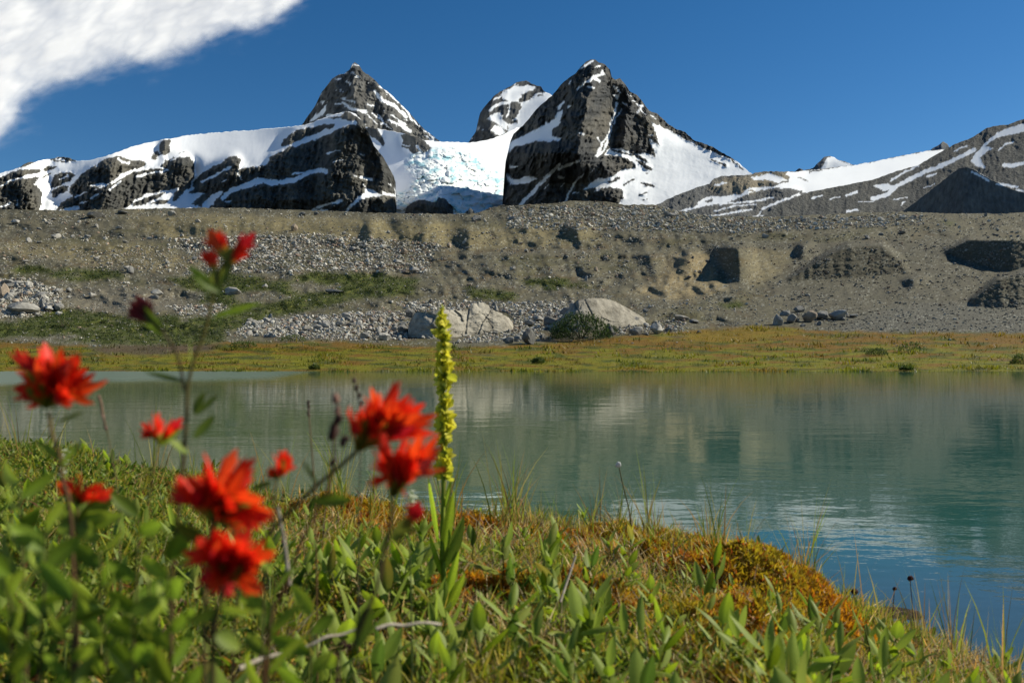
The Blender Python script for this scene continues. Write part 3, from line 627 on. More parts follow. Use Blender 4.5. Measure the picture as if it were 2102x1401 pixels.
col = mixc(col, np.array((0.20, 0.175, 0.14)), 0.7*mzone([(130, 600), (250, 585), (360, 600), (380, 640), (200, 640), (110, 620)]))
# green mats
gr = np.zeros(MU.shape)
GREEN = [[(20, 552), (60, 545), (110, 552), (110, 560), (40, 562)], [(100, 560), (150, 550), (240, 556), (255, 572), (160, 578), (105, 570)],
 [(340, 572), (430, 560), (560, 572), (640, 560), (760, 562), (860, 572), (850, 606), (740, 612), (620, 640), (540, 655), (470, 680), (460, 700), (400, 712), (260, 708), (130, 700), (60, 690), (-320, 700), (-320, 660), (60, 660), (110, 632), (200, 642), (300, 655), (400, 635), (420, 600), (370, 590)],
 [(960, 590), (1060, 600), (1060, 618), (960, 612)], [(1070, 575), (1160, 570), (1180, 590), (1090, 590)], [(1930, 455), (1960, 455), (1950, 465)], [(1480, 625), (1520, 620), (1530, 632), (1490, 636)]]
HOLES = [[(340, 628), (430, 622), (480, 630), (470, 648), (380, 655), (340, 645)], [(480, 600), (560, 596), (600, 612), (540, 625), (480, 618)], [(530, 560), (560, 562), (620, 575), (540, 578)], [(600, 580), (700, 585), (680, 600), (600, 600)], [(60, 695), (150, 685), (180, 695), (80, 702)]]
for P in GREEN: gr = np.maximum(gr, mzone(P, 1, 3))
for P in HOLES: gr = gr*(1-mzone(P, 1, 3))
speck_g = sm(0.42, 0.62, fbm(MU/34, MY/9, 5, 325, 0.65))*sm(455, 560, MY)
gr = np.clip(np.maximum(gr*sm(-0.6, 0.02, n1+0.35*n2+0.12), speck_g*0.8), 0, 1)
GRN = np.array((0.075, 0.092, 0.022))
gcol = mixc(GRN, np.array((0.13, 0.12, 0.03)), sm(0, 0.5, n2))
col = mixc(col, gcol, gr)
# meadow along the lake
MEAD = [(-320, 705), (0, 700), (200, 712), (450, 704), (700, 700), (850, 712), (960, 712), (1100, 705), (1300, 688), (1450, 676), (1560, 668), (1700, 680), (1900, 682), (2102, 684), (2450, 684)]
me_e = np.interp(MU, [p[0] for p in MEAD], [p[1] for p in MEAD])
mead = sm(-5, 5, MY-me_e+MW2*1.0)
mc = mixc(np.array((0.18, 0.17, 0.013)), np.array((0.19, 0.105, 0.018)), sm(-0.1, 0.35, fbm(MU/110, MY/7, 5, 330, 0.62)+0.35*sm(735, 700, MY)))
mc = mixc(mc, np.array((0.06, 0.08, 0.014)), 0.85*sm(-0.05, 0.3, fbm(MU/70, MY/6, 4, 331, 0.6)))
mc = mixc(mc, np.array((0.10, 0.075, 0.055)), 0.85*np.maximum(mzone([(180, 712), (330, 700), (450, 705), (440, 722), (300, 730), (200, 726)], 1, 3), sm(0.3, 0.5, fbm(MU/150, MY/8, 4, 332))*0.7))
mc = mixc(mc, np.array((0.22, 0.15, 0.015)), 0.7*mzone([(1420, 680), (1560, 670), (1660, 685), (1500, 705), (1400, 700)], 1, 3))
col = mixc(col, mc, mead)
col = mixc(col, np.array((0.14, 0.06, 0.02)), 0.7*mzone([(800, 670), (850, 665), (860, 690), (830, 700), (770, 690)], 1, 3))
# tiny stones and grit between the modelled rocks
n4 = cells(MU/3.2, MY/2.2, 340)
grit = (n4[2] > 0.80)*(fbm(MU/50, MY/14, 3, 341) > -0.05)*(n4[0] < 0.42)*(1-mead)*(1-gr)
col = mixc(col, np.array((0.38, 0.37, 0.34)), grit*0.6)
dgrit = (n4[2] < 0.22)*(1-mead)*(1-gr)
col = mixc(col, np.array((0.08, 0.075, 0.065)), dgrit*0.45)
col = col*(1+0.28*n2*(1-mead))[..., None]
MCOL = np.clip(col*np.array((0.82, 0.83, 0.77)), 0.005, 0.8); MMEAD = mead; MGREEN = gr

def m_depth(px, py):
    fx = np.clip((np.asarray(px, float)-m_us[0])/2.0, 0, len(m_us)-1.001); fy = np.clip((764-np.asarray(py, float)), 0, len(m_ys)-1.001)
    i = fx.astype(int); j = fy.astype(int); a = fx-i; b = fy-j
    return (MD[j, i]*(1-a)+MD[j, i+1]*a)*(1-b) + (MD[j+1, i]*(1-a)+MD[j+1, i+1]*a)*b
def m_val(A, px, py):
    i = np.clip(((np.asarray(px, float)-m_us[0])/2.0).astype(int), 0, len(m_us)-1); j = np.clip((764-np.asarray(py, float)).astype(int), 0, len(m_ys)-1)
    return A[j, i]
def crest_y(px):
    return np.interp(px, [p[0] for p in CREST], [p[1] for p in CREST])

def build_moraine():
    ts = crest_y(m_us) + 2.4*fbm(m_us/9, m_us*0, 4, 345) + 1.5*fbm(m_us/60, m_us*0, 2, 347)
    nr = 350
    t = np.linspace(0, 1, nr)[:, None]
    YY = 764 + (ts[None]-764)*t
    fi = np.clip(764-YY, 0, len(m_ys)-1.001); i0 = fi.astype(int); fr = fi-i0
    cc = np.arange(len(m_us))[None].repeat(nr, 0)
    D = MD[i0, cc]*(1-fr)+MD[np.minimum(i0+1, len(m_ys)-1), cc]*fr
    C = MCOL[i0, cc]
    UU = m_us[None].repeat(nr, 0)
    V = Wn(UU, YY, D)
    # lake bed in front of the shore line
    pre = []
    for k, (dd, zz) in enumerate([(20, -1.6), (36, -1.0), (43, -0.35)]):
        d = np.full(len(m_us), float(dd)); p = Wn(m_us, m_us*0, d); p[:, 2] = zz; pre.append(p)
    V[0, :, 2] = -0.03 + 0.05*fbm(m_us/9, m_us*0, 3, 346)
    post = []; v = V[-1].copy()
    for k in range(14):
        st = 4+k*k*1.3
        v = v.copy(); v[:, 0] *= (v[:, 1]+st)/v[:, 1]; v[:, 1] += st; v[:, 2] -= st*(0.25 if k < 6 else 0.01); post.append(v)
    V = np.concatenate([np.stack(pre), V, np.stack(post)], 0)
    C = np.concatenate([np.full((3, len(m_us), 3), 0.08), C, C[-1:].repeat(14, 0)], 0)
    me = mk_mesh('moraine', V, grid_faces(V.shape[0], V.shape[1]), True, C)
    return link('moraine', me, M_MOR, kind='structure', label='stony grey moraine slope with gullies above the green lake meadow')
build_moraine()

# ---- rocks
def rock_shape(seed, sub=2, flat=0.75, cuts=14, rough=0.03):
    """angular boulder: a ball cut by planes"""
    import bmesh
    r = np.random.default_rng(seed)
    bm = bmesh.new(); bmesh.ops.create_icosphere(bm, subdivisions=sub, radius=1.0)
    V = np.array([v.co[:] for v in bm.verts]); Fc = np.array([[v.index for v in f.verts] for f in bm.faces]); bm.free()
    V /= np.linalg.norm(V, axis=1)[:, None]
    N = r.normal(size=(cuts, 3)); N /= np.linalg.norm(N, axis=1)[:, None]; dd = r.uniform(0.55, 0.95, cuts)
    dot = V@N.T
    rad = np.where(dot > 0.05, dd/np.maximum(dot, 0.05), 9).min(1)
    rad = np.minimum(rad, 1.15)*(1+rough*r.normal(size=len(V)))
    V = V*rad[:, None]*np.array((1.0, r.uniform(0.7, 1.0), flat))
    return V, Fc
ROCKS_S = [rock_shape(100+i, 1, 0.7, 8, 0.08) for i in range(6)]
_b = []
for i in range(8):
    V, Fc = rock_shape(200+i, 3, random.uniform(0.65, 0.95), 16, 0.012)
    _b.append(mk_mesh('boulder_shape', V, Fc, False))
M_ROCKS = [rock_mat('pale_granite', (0.42, 0.40, 0.36), 1.6, 0.05), rock_mat('grey_rock', (0.25, 0.245, 0.23), 1.6, 0.05), rock_mat('tan_rock', (0.36, 0.29, 0.22), 1.6, 0.05)]
ROCK_ME = {}
for mi, mt in enumerate(M_ROCKS):
    for i, me in enumerate(_b):
        c = me.copy(); c.materials.append(mt); ROCK_ME[(mi, i)] = c

def boulder(px, py, w, h, tone=0, shape=None, label=None, group=None, name='boulder', rot=None, dep=0.8, sink=0.12):
    """px, py: middle of its foot; w, h: size in photo pixels at its distance"""
    py = max(py, float(crest_y(px))+1)
    d = float(m_depth(px, py)); s = d/F_PX
    shape = random.randrange(8) if shape is None else shape
    o = link(name, ROCK_ME[(tone, shape)], cat='rock', label=label, group=group)
    p = W(px, py, d)
    o.location = (p.x, p.y, p.z + h*s*(0.5-sink))
    o.scale = (w*s/1.75, w*s*dep/1.75, h*s/1.3)
    o.rotation_euler = (random.uniform(-0.1, 0.1), random.uniform(-0.15, 0.15), random.uniform(0, 6.28) if rot is None else rot)
    return o

HERO = [
 (196, 447, 34, 15, 1, 'flat grey boulder on the far left moraine crest beside a dark hollow'),
 (253, 439, 26, 8, 1, 'long low grey boulder on the moraine crest above the sandy bank'),
 (353, 443, 16, 13, 0, 'small pale boulder on the moraine crest left of the highest red flower'),
 (32, 459, 17, 11, 0, 'round pale boulder near the left edge just under the moraine crest'),
 (604, 474, 22, 17, 2, 'pinkish wedge-shaped boulder alone on the sandy bank'),
 (620, 443, 18, 9, 1, 'dark boulder on the moraine crest above the pinkish wedge boulder'),
 (648, 441, 12, 8, 1, 'small dark boulder beside another on the crest of the sandy bank'),
 (180, 489, 17, 10, 1, 'grey boulder on the first terrace at the left, beside a paler one'),
 (116, 488, 22, 10, 0, 'pale flat boulder on the first terrace at the far left'),
 (110, 452, 10, 7, 1, 'tiny grey boulder between two bigger ones under the left crest'),
 (480, 604, 32, 17, 0, 'pale boulder in the green mat right below the highest red flower'),
 (292, 623, 17, 14, 0, 'round white boulder behind the dark drooping flower bud'),
 (322, 604, 26, 12, 0, 'pale slab in the green mat left of the tall flower stem'),
 (314, 613, 20, 9, 1, 'grey slab just below a paler slab left of the tall stem'),
 (60, 590, 24, 14, 0, 'pale block at the top of the white boulder pile at the left edge'),
 (35, 583, 24, 9, 0, 'flat pale slab at the upper left end of the white boulder pile'),
 (8, 610, 26, 30, 2, 'tan boulder cut by the left edge of the picture'),
 (48, 642, 52, 26, 0, 'largest white block of the boulder pile at the left edge'),
 (24, 645, 26, 18, 0, 'white block left of the largest one in the left boulder pile'),
 (96, 634, 26, 18, 0, 'white block at the right end of the left boulder pile'),
 (122, 632, 22, 12, 0, 'flat white slab lying right of the left boulder pile'),
 (85, 607, 22, 12, 0, 'pale stone between the left boulder pile and bare earth'),
 (190, 608, 18, 8, 0, 'low pale stone on bare brown earth at the left'),
 (142, 598, 18, 9, 1, 'grey stone on the bare earth left of the red bud'),
 (268, 560, 26, 15, 1, 'dark grey boulder beside the small green mat at the left'),
 (828, 684, 24, 20, 1, 'grey block leaning at the left foot of the big split rock face'),
 (790, 698, 30, 18, 0, 'pale rounded boulder in the rubble left of the big split rock face'),
 (750, 695, 20, 16, 0, 'pale boulder in the middle of the rubble strip by the meadow'),
 (668, 672, 20, 18, 0, 'pale boulder at the top of the rubble strip by the meadow'),
 (628, 678, 18, 15, 0, 'pale boulder at the left part of the rubble strip'),
 (737, 667, 14, 12, 0, 'small pale boulder at the upper edge of the rubble strip'),
 (843, 652, 24, 22, 1, 'dark block on the left shoulder of the big split rock face'),
 (1086, 706, 44, 36, 1, 'pointed grey boulder standing at the meadow edge left of the dark bush'),
 (1044, 705, 24, 15, 1, 'low grey stone left of the pointed boulder'),
 (1060, 700, 20, 14, 1, 'grey stone tucked against the left side of the pointed boulder'),
 (1250, 690, 34, 28, 1, 'leaning dark slab right beside the green bush'),
 (1306, 687, 30, 18, 0, 'pale split boulder below the smooth whaleback rock'),
 (1302, 665, 32, 22, 0, 'rounded pale boulder against the right end of the whaleback rock'),
 (1348, 685, 28, 27, 0, 'triangular white boulder right of the whaleback rock'),
 (1372, 681, 18, 12, 1, 'small grey block right of the triangular white boulder'),
 (1400, 657, 34, 12, 0, 'flat pale slab on the meadow edge, far right of the whaleback rock'),
 (1425, 662, 28, 8, 1, 'low grey slab at the meadow edge beside a paler one'),
 (1326, 672, 16, 14, 0, 'small pale stone between the round and the triangular boulder'),
 (1210, 655, 20, 14, 1, 'grey stone on the left shoulder of the whaleback rock'),
 (1150, 668, 24, 18, 1, 'dark block in the gap between the two big rocks'),
 (1132, 668, 30, 20, 1, 'broad grey block at the left foot of the whaleback rock'),
 (1162, 646, 28, 18, 1, 'grey block resting on the left shoulder of the whaleback rock'),
 (1180, 634, 22, 14, 0, 'pale block highest on the left shoulder of the whaleback rock'),
 (1104, 660, 28, 15, 0, 'pale slab left of the whaleback rock'),
 (1085, 668, 24, 14, 1, 'grey slab between the pointed boulder and the whaleback rock'),
 (1192, 626, 16, 9, 1, 'tiny grey block on the crown of the whaleback rock'),
 (1128, 650, 20, 16, 1, 'grey block piled at the left end of the whaleback rock'),
 (1018, 640, 16, 16, 0, 'pale block standing on top of the big split rock face'),
 (1070, 645, 14, 14, 0, 'small white block on the rubble right of the big split rock face'),
 (1596, 667, 26, 24, 0, 'upright white block at the left end of the small rock heap on the right'),
 (1640, 640, 30, 14, 1, 'flat grey block on top of the small rock heap on the right'),
 (1625, 662, 30, 22, 1, 'dark block beside the upright white one in the right rock heap'),
 (1660, 660, 36, 26, 2, 'tan block in the middle of the right rock heap'),
 (1688, 655, 34, 24, 1, 'dark leaning slab in the right rock heap'),
 (1720, 655, 44, 20, 0, 'long pale slab at the right end of the right rock heap'),
 (1752, 651, 26, 9, 0, 'low pale slab tapering off right of the right rock heap'),
 (1648, 670, 14, 7, 1, 'small grey stone in front of the right rock heap'),
 (1612, 647, 22, 12, 1, 'grey slab behind the upright white block'),
 (1434, 683, 14, 6, 1, 'small grey stone alone on the meadow'),
 (830, 522, 22, 14, 2, 'tan boulder on the rubble slope above the green mat'),
 (816, 540, 18, 9, 0, 'pale flat stone below the tan boulder on the slope'),
 (922, 508, 18, 12, 2, 'reddish stone under the sandy gullies'),
 (850, 558, 20, 12, 0, 'pale stone at the right end of the green mat'),
 (962, 587, 14, 7, 2, 'pinkish stone alone above the big split rock face'),
 (1142, 462, 16, 8, 0, 'white stone on the slope under the right moraine crest'),
 (978, 453, 24, 10, 1, 'dark slab under the crest below the icefall'),
 (965, 439, 15, 12, 1, 'dark rounded stone on the crest against the icefall'),
 (1052, 452, 20, 9, 1, 'grey slab left of a white stone under the right crest'),
 (1080, 518, 18, 8, 0, 'white stone on the terrace in the middle of the slope'),
 (1050, 555, 14, 8, 0, 'pale stone below the middle terrace'),
 (1572, 488, 14, 9, 0, 'white stone above the shaded pit on the right'),
 (1852, 480, 14, 9, 1, 'blue-grey stone on the right slope above the dark mound'),
 (1780, 490, 16, 9, 1, 'grey stone on the slope above the round dark mound'),
 (1375, 446, 26, 12, 1, 'dark block on the crest at the foot of the pale slabs'),
 (690, 601, 40, 8, 1, 'long low slab showing through the green mat'),
 (545, 590, 20, 8, 0, 'thin pale slab beside the boulder in the green mat'),
]
for (px, py, w, h, tone, lab) in HERO:
    boulder(px, py, w, h, tone, None, lab)

# the two big outcrops at the meadow edge
M_OUT = rock_mat('weathered_pale_granite', (0.42, 0.385, 0.315), 0.7, 0.2, (0.15, 0.135, 0.105))
def outcrop(name, prof_top, prof_bot, d_extra, label, seed, joints=()):
    """a rock face with rounded top, cracks and depth; prof in photo pixels gives its outline seen from the lake"""
    us = np.arange(prof_top[0][0], prof_top[-1][0]+0.1, 1.5)
    yt = np.interp(us, [p[0] for p in prof_top], [p[1] for p in prof_top]) + 1.0*fbm(us/7, us*0, 3, seed)
    yb = np.interp(us, [p[0] for p in prof_bot], [p[1] for p in prof_bot])
    nr = 60
    t = np.linspace(0, 1, nr)[:, None]
    Y = yb[None] + (yt-yb)[None]*t
    U = us[None].repeat(nr, 0)
    mid = 0.5*(us[0]+us[-1])
    d0 = m_depth(us, yb+1) - 0.4
    d0 = np.convolve(np.pad(d0, 20, mode='edge'), np.ones(41)/41, 'valid')
    D = d0[None] + d_extra*(0.45*t+0.75*np.clip(t*1.02, 0, 1)**2.4)
    ends = np.minimum(us-us[0], us[-1]-us)
    D = D + 1.6*np.exp(-ends/14)[None]
    D = D + 0.25*fbm(U/30, Y/18, 4, seed+2)*1.5 + 0.08*fbm(U/6, Y/5, 3, seed+3) - 0.35*(cells((U+Y*0.4)/38, (Y-U*0.1)/24, seed+4)[2]-0.5)
    c = cells((U+6*fbm(U/15, Y/15, 3, seed+6))/46, (Y+5*fbm(U/15, Y/15, 3, seed+7))/32, seed+5)
    D = D + 0.16*np.exp(-((c[1]-c[0])/0.022)**2)*(fbm(U/30, Y/20, 2, seed+8) > -0.1)
    for P, wd in joints:
        P = sorted(P, key=lambda p: p[1]); xr = np.interp(Y, [p[1] for p in P], [p[0] for p in P]) + 2*fbm(Y/6, Y*0, 2, seed+9)
        D = D + 0.32*np.exp(-((U-xr)/wd/0.8)**2)*(Y > P[0][1]-2)*(Y < P[-1][1]+2)
    V = Wn(U, Y, D); rows = [V]; v = V[-1].copy()
    for k in range(8):
        st = 0.25+0.3*k; v = v.copy(); v[:, 0] *= (v[:, 1]+st)/v[:, 1]; v[:, 1] += st; v[:, 2] -= st*(0.15+0.17*k); rows.append(v[None])
    v = V[0].copy(); v[:, 2] -= 1.2; v[:, 1] -= 0.1
    V = np.concatenate([v[None]]+rows, 0)
    V.reshape(-1, 3)
    me = mk_mesh(name, V, grid_faces(V.shape[0], V.shape[1]), True)
    return link(name, me, M_OUT, label=label, cat='rock')
outcrop('rock_outcrop', [(838, 668), (845, 652), (850, 643), (858, 640), (880, 640), (905, 634), (930, 636), (957, 638), (965, 630), (972, 622), (990, 621), (1006, 628), (1002, 638), (1012, 636), (1030, 643), (1045, 652), (1052, 662), (1056, 676)],
        [(838, 690), (850, 693), (900, 694), (940, 689), (985, 683), (1020, 680), (1056, 677)], 1.8, 'broad pale rock face split by cracks at the meadow edge, behind the yellow-green spike', 401,
        [([(962, 636), (958, 660), (955, 688)], 1.8), ([(1006, 640), (990, 662), (982, 684)], 1.6), ([(905, 640), (898, 692)], 1.0)])
outcrop('rock_outcrop', [(1118, 672), (1128, 662), (1150, 652), (1162, 640), (1172, 628), (1180, 620), (1188, 614), (1210, 611), (1240, 612), (1262, 618), (1285, 630), (1305, 642), (1322, 652), (1328, 662)],
        [(1118, 674), (1140, 682), (1200, 680), (1260, 672), (1300, 668), (1328, 664)], 3.2, 'smooth pale whaleback rock behind the dark green bush', 431,
        [([(1200, 616), (1215, 645), (1225, 672)], 1.2), ([(1180, 622), (1192, 650)], 1.2)])

# generic boulders
ZONES = [((0, 130, 585, 652), 50, (10, 22), 'block in the left-edge boulder pile', 'pale blocks in the left boulder pile', 0),
         ((500, 835, 652, 698), 70, (9, 17), 'stone in the rubble strip by the meadow', 'stones in the far rubble strip', 0),
         ((820, 1100, 615, 700), 20, (8, 14), 'stone around the split rock face', 'stones around the split rock face', 1),
         ((1090, 1330, 640, 700), 20, (8, 14), 'stone around the whaleback rock', 'stones around the whaleback rock', 1),
         ((1610, 1740, 640, 668), 8, (9, 15), 'block of the right rock heap', 'blocks in the right rock heap', 1),
         ((380, 960, 470, 570), 30, (8, 14), 'stone on the slope under the sandy bank', 'stones on the rubble slope', 0),
         ((0, 500, 450, 560), 22, (8, 13), 'stone on the left moraine', 'stones on the left moraine', 0),
         ((960, 1480, 430, 580), 24, (8, 12), 'stone on the middle moraine', 'stones on the middle moraine', 1),
         ((1480, 2102, 442, 490), 16, (8, 12), 'stone under the right moraine crest', 'stones on the right moraine', 1)]
def where(lab, x, y, x0, x1, y0, y1, s, s0, s1, tn):
    q = int(4*(x-x0)/(x1-x0+1e-6)); q = ('far left', 'left', 'right', 'far right')[min(3, max(0, q))]
    v = 'upper' if y < (y0+y1)/2 else 'lower'
    z = 'small' if s < s0+(s1-s0)*0.4 else 'larger'
    return '%s %s %s, %s %s part' % (z, ('pale', 'grey', 'tan')[tn], lab, v, q)
for (x0, x1, y0, y1), n, (s0, s1), lab, grp, tone in ZONES:
    for k in range(n):
        x = random.uniform(x0, x1); y = random.uniform(y0, y1)
        if x0 == 500: y = min(y, 652+(x-500)*0.12+random.uniform(5, 40)); 
        if y < crest_y(x)+3 or m_val(MMEAD, x, y) > 0.5: y = crest_y(x)+random.uniform(4, 20) if y < 500 else y-12
        s = random.uniform(s0, s1)*random.choice((0.8, 1, 1.2))
        tn = tone if random.random() < 0.75 else random.choice((0, 1, 2))
        boulder(x, y, s, s*random.uniform(0.5, 0.8), tn, None, where(lab, x, y, x0, x1, y0, y1, s, s0, s1, tn), grp)

# scree: small stones joined into one
M_SCREE = ground_mat('scree_stone', 1.2, 0.03, 0.9, 0.3, 0.2)
def scree():
    n = 30000
    x = rng.uniform(-120, 2220, n*4); y = rng.uniform(414, 712, n*4)
    dens = 0.06 + 0.45*sm(-0.1, 0.45, fbm(x/90, y/20, 4, 501)) + 0.45*sm(0.1, 0.45, fbm(x/30, y/9, 3, 502))
    def zone(P, v):
        nonlocal dens
        dens = np.where(inpoly(x+10*fbm(x/20, y/20, 2, 503), y, P), v, dens)
    zone([(270, 448), (600, 448), (760, 450), (900, 455), (880, 490), (640, 475), (500, 475), (400, 500), (300, 480)], 0.10)
    zone([(1540, 512), (1640, 512), (1610, 560), (1540, 590), (1300, 610), (1380, 530)], 0.06)
    zone([(360, 490), (640, 480), (900, 500), (880, 560), (560, 560), (380, 565)], 0.85)
    zone([(140, 520), (360, 505), (440, 560), (200, 560)], 0.7)
    zone([(-150, 580), (60, 570), (125, 600), (130, 650), (-150, 660)], 1.3)
    zone([(480, 668), (600, 650), (760, 640), (840, 640), (840, 698), (700, 700), (490, 688)], 1.8)
    zone([(340, 628), (430, 622), (480, 630), (470, 648), (380, 655)], 0.9)
    zone([(800, 620), (1110, 620), (1110, 700), (930, 705), (1060, 660), (1040, 640), (840, 640)], 1.3)
    zone([(1090, 620), (1180, 615), (1170, 660), (1110, 680)], 1.5)
    zone([(1220, 670), (1400, 655), (1420, 680), (1230, 692)], 1.0)
    zone([(1040, 424), (1380, 424), (1480, 450), (1900, 442), (1900, 462), (1500, 480), (1040, 470)], 0.95)
    zone([(1750, 640), (2220, 625), (2220, 682), (1700, 682)], 0.35)
    dens = dens*(1-0.95*m_val(MMEAD, x, y))*(1-0.75*m_val(MGREEN, x, y))
    dens *= (y > crest_y(x)+0.5)
    keep = rng.uniform(0, 1.3, len(x)) < dens
    x = x[keep][:n]; y = y[keep][:n]; dz = dens[keep][:n]; n = len(x)
    size = 1.8*(rng.uniform(0.04, 1, n))**-0.42
    size = np.clip(size, 1.8, 7.5)
    size = size*np.where(dz > 0.8, 1.45, 1.0)
    d = m_depth(x, y); P = Wn(x, y, d)
    tone = rng.uniform(0, 1, n)
    C = mixc(np.array((0.22, 0.205, 0.17)), np.array((0.58, 0.55, 0.48)), np.clip(tone**1.3+np.where(dz > 0.8, 0.25, 0), 0, 1))
    C = np.where((rng.uniform(0, 1, n) < 0.15)[:, None], np.array((0.33, 0.24, 0.18)), C)
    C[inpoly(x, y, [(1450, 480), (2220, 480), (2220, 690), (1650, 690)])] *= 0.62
    Vs = []; Fs = []; Cs = []; off = 0
    for k in range(6):
        V0, F0 = ROCKS_S[k]
        sel = np.arange(n) % 6 == k
        m = sel.sum(); s = (size[sel]*d[sel]/F_PX)[:, None, None]*0.6
        a = rng.uniform(0, 6.28, m); ca, sa = np.cos(a)[:, None], np.sin(a)[:, None]
        sc = rng.uniform(0.75, 1.3, (m, 1, 3))*np.array((1, 1, 0.85))
        V = V0[None]*sc
        X = V[..., 0]*ca - V[..., 1]*sa; Yv = V[..., 0]*sa + V[..., 1]*ca
        V = np.stack([X, Yv, V[..., 2]], -1)*s + P[sel][:, None] + np.array((0, 0, 0.35))*s
        Fs.append((F0[None] + (np.arange(m)*len(V0))[:, None, None] + off).reshape(-1, 3)); Vs.append(V.reshape(-1, 3))
        Cs.append(C[sel][:, None].repeat(len(V0), 1).reshape(-1, 3)); off += m*len(V0)
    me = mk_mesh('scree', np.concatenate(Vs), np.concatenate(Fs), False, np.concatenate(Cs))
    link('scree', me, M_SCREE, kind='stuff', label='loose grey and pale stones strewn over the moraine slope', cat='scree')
ROCKS_S = [rock_shape(100+i, 1, 0.7, 8, 0.08) for i in range(6)]
scree()

# meadow grass, low shrubs
def blades(P, H, Wd, C0, C1, lean=0.35, seed=1, curve=0.3, segs=2, aim=None):
    """many grass blades: P feet, H heights, Wd widths; returns verts, faces, colours"""
    r = np.random.default_rng(seed); n = len(P)
    a = r.uniform(0, 6.283, n); side = np.stack([np.cos(a), np.sin(a), a*0], -1)
    b = r.uniform(0, 6.283, n); L = np.abs(r.normal(0, lean, n))
    dirv = np.stack([np.cos(b)*L, np.sin(b)*L, np.ones(n)], -1)
    if aim is not None: dirv[:, :3] += np.array(aim)
    dirv /= np.linalg.norm(dirv, axis=1)[:, None]
    bend = np.stack([np.cos(b), np.sin(b), b*0-0.35], -1)*(r.uniform(0, 1, n)*curve)[:, None]
    V = []; C = []
    for k in range(segs+1):
        t = k/segs; wk = Wd*(1-t**1.6)*0.5 if k < segs else Wd*0
        c = P + dirv*(H*t)[:, None] + bend*(H*t*t)[:, None]
        if k < segs:
            V.append(c-side*wk[:, None]); V.append(c+side*wk[:, None]); C.append(C0*(1-t)+C1*t); C.append(C0*(1-t)+C1*t)
        else:
            V.append(c); C.append(C1)
    nv = 2*segs+1
    V = np.stack(V, 1).reshape(-1, 3); C = np.stack(C, 1).reshape(-1, 3)
    base = np.arange(n)[:, None]*nv; Fs = []
    for k in range(segs-1):
        i = 2*k
        Fs.append(np.concatenate([base+i, base+i+1, base+i+3], 1)); Fs.append(np.concatenate([base+i, base+i+3, base+i+2], 1))
    i = 2*(segs-1); Fs.append(np.concatenate([base+i, base+i+1, base+i+2], 1))
    return V, np.concatenate(Fs), C
def pal(r, n, cols, w=None, var=0.2):
    c = np.array(cols)[r.choice(len(cols), n, p=w)]
    return c*(1+r.uniform(-var, var, n))[:, None]
M_GRASS = leaf_mat('grass_blade', 0.5, 0.55, None, 0.0)

def meadow():
    n = 30000
    x = rng.uniform(-150, 2250, n*2); y = 764 - 90*rng.uniform(0, 1, n*2)**1.7
    k = rng.uniform(0, 1, n*2) < m_val(MMEAD, x, y)*(0.4+0.6*sm(-0.3, 0.3, fbm(x/60, y/5, 3, 520))); x = x[k][:n]; y = y[k][:n]; n = len(x)
    d = m_depth(x, y); P = Wn(x, y, d)
    g = fbm(x/90, y/8, 4, 521)
    base = m_val(MCOL, x, y)
    C1 = base*1.25 + np.array((0.03, 0.045, 0.0))*sm(-0.1, 0.4, g)[:, None]; C1 *= rng.uniform(0.7, 1.35, n)[:, None]
    H = rng.uniform(2, 8, n)*d/F_PX*(0.5+1.1*sm(-0.1, 0.4, g)); Wd = H*0.38
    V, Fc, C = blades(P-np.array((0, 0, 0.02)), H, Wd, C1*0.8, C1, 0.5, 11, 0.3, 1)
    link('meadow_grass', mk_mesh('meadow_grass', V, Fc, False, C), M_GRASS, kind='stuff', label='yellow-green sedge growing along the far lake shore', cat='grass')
meadow()

def heath():
    n = 56000
    x = rng.uniform(-150, 1700, n*5); y = rng.uniform(545, 715, n*5)
    gv = m_val(MGREEN, x, y)
    k = rng.uniform(0, 1, n*5) < gv*gv*(0.15+0.85*sm(-0.15, 0.25, fbm(x/22, y/7, 3, 530))); x = x[k][:n]; y = y[k][:n]; n = len(x)
    d = m_depth(x, y); lump = np.clip(fbm(x/18, y/6, 3, 531), 0, 1)
    P = Wn(x, y, d); P[:, 2] += lump*d/F_PX*9
    C1 = pal(rng, n, [(0.065, 0.095, 0.02), (0.10, 0.115, 0.03), (0.045, 0.065, 0.018), (0.11, 0.12, 0.085)], [0.45, 0.3, 0.17, 0.08], 0.3)
    H = rng.uniform(1.5, 4.5, n)*d/F_PX
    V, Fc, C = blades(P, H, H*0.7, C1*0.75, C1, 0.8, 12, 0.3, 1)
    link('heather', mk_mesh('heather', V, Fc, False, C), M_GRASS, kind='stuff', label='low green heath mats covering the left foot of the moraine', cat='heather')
heath()
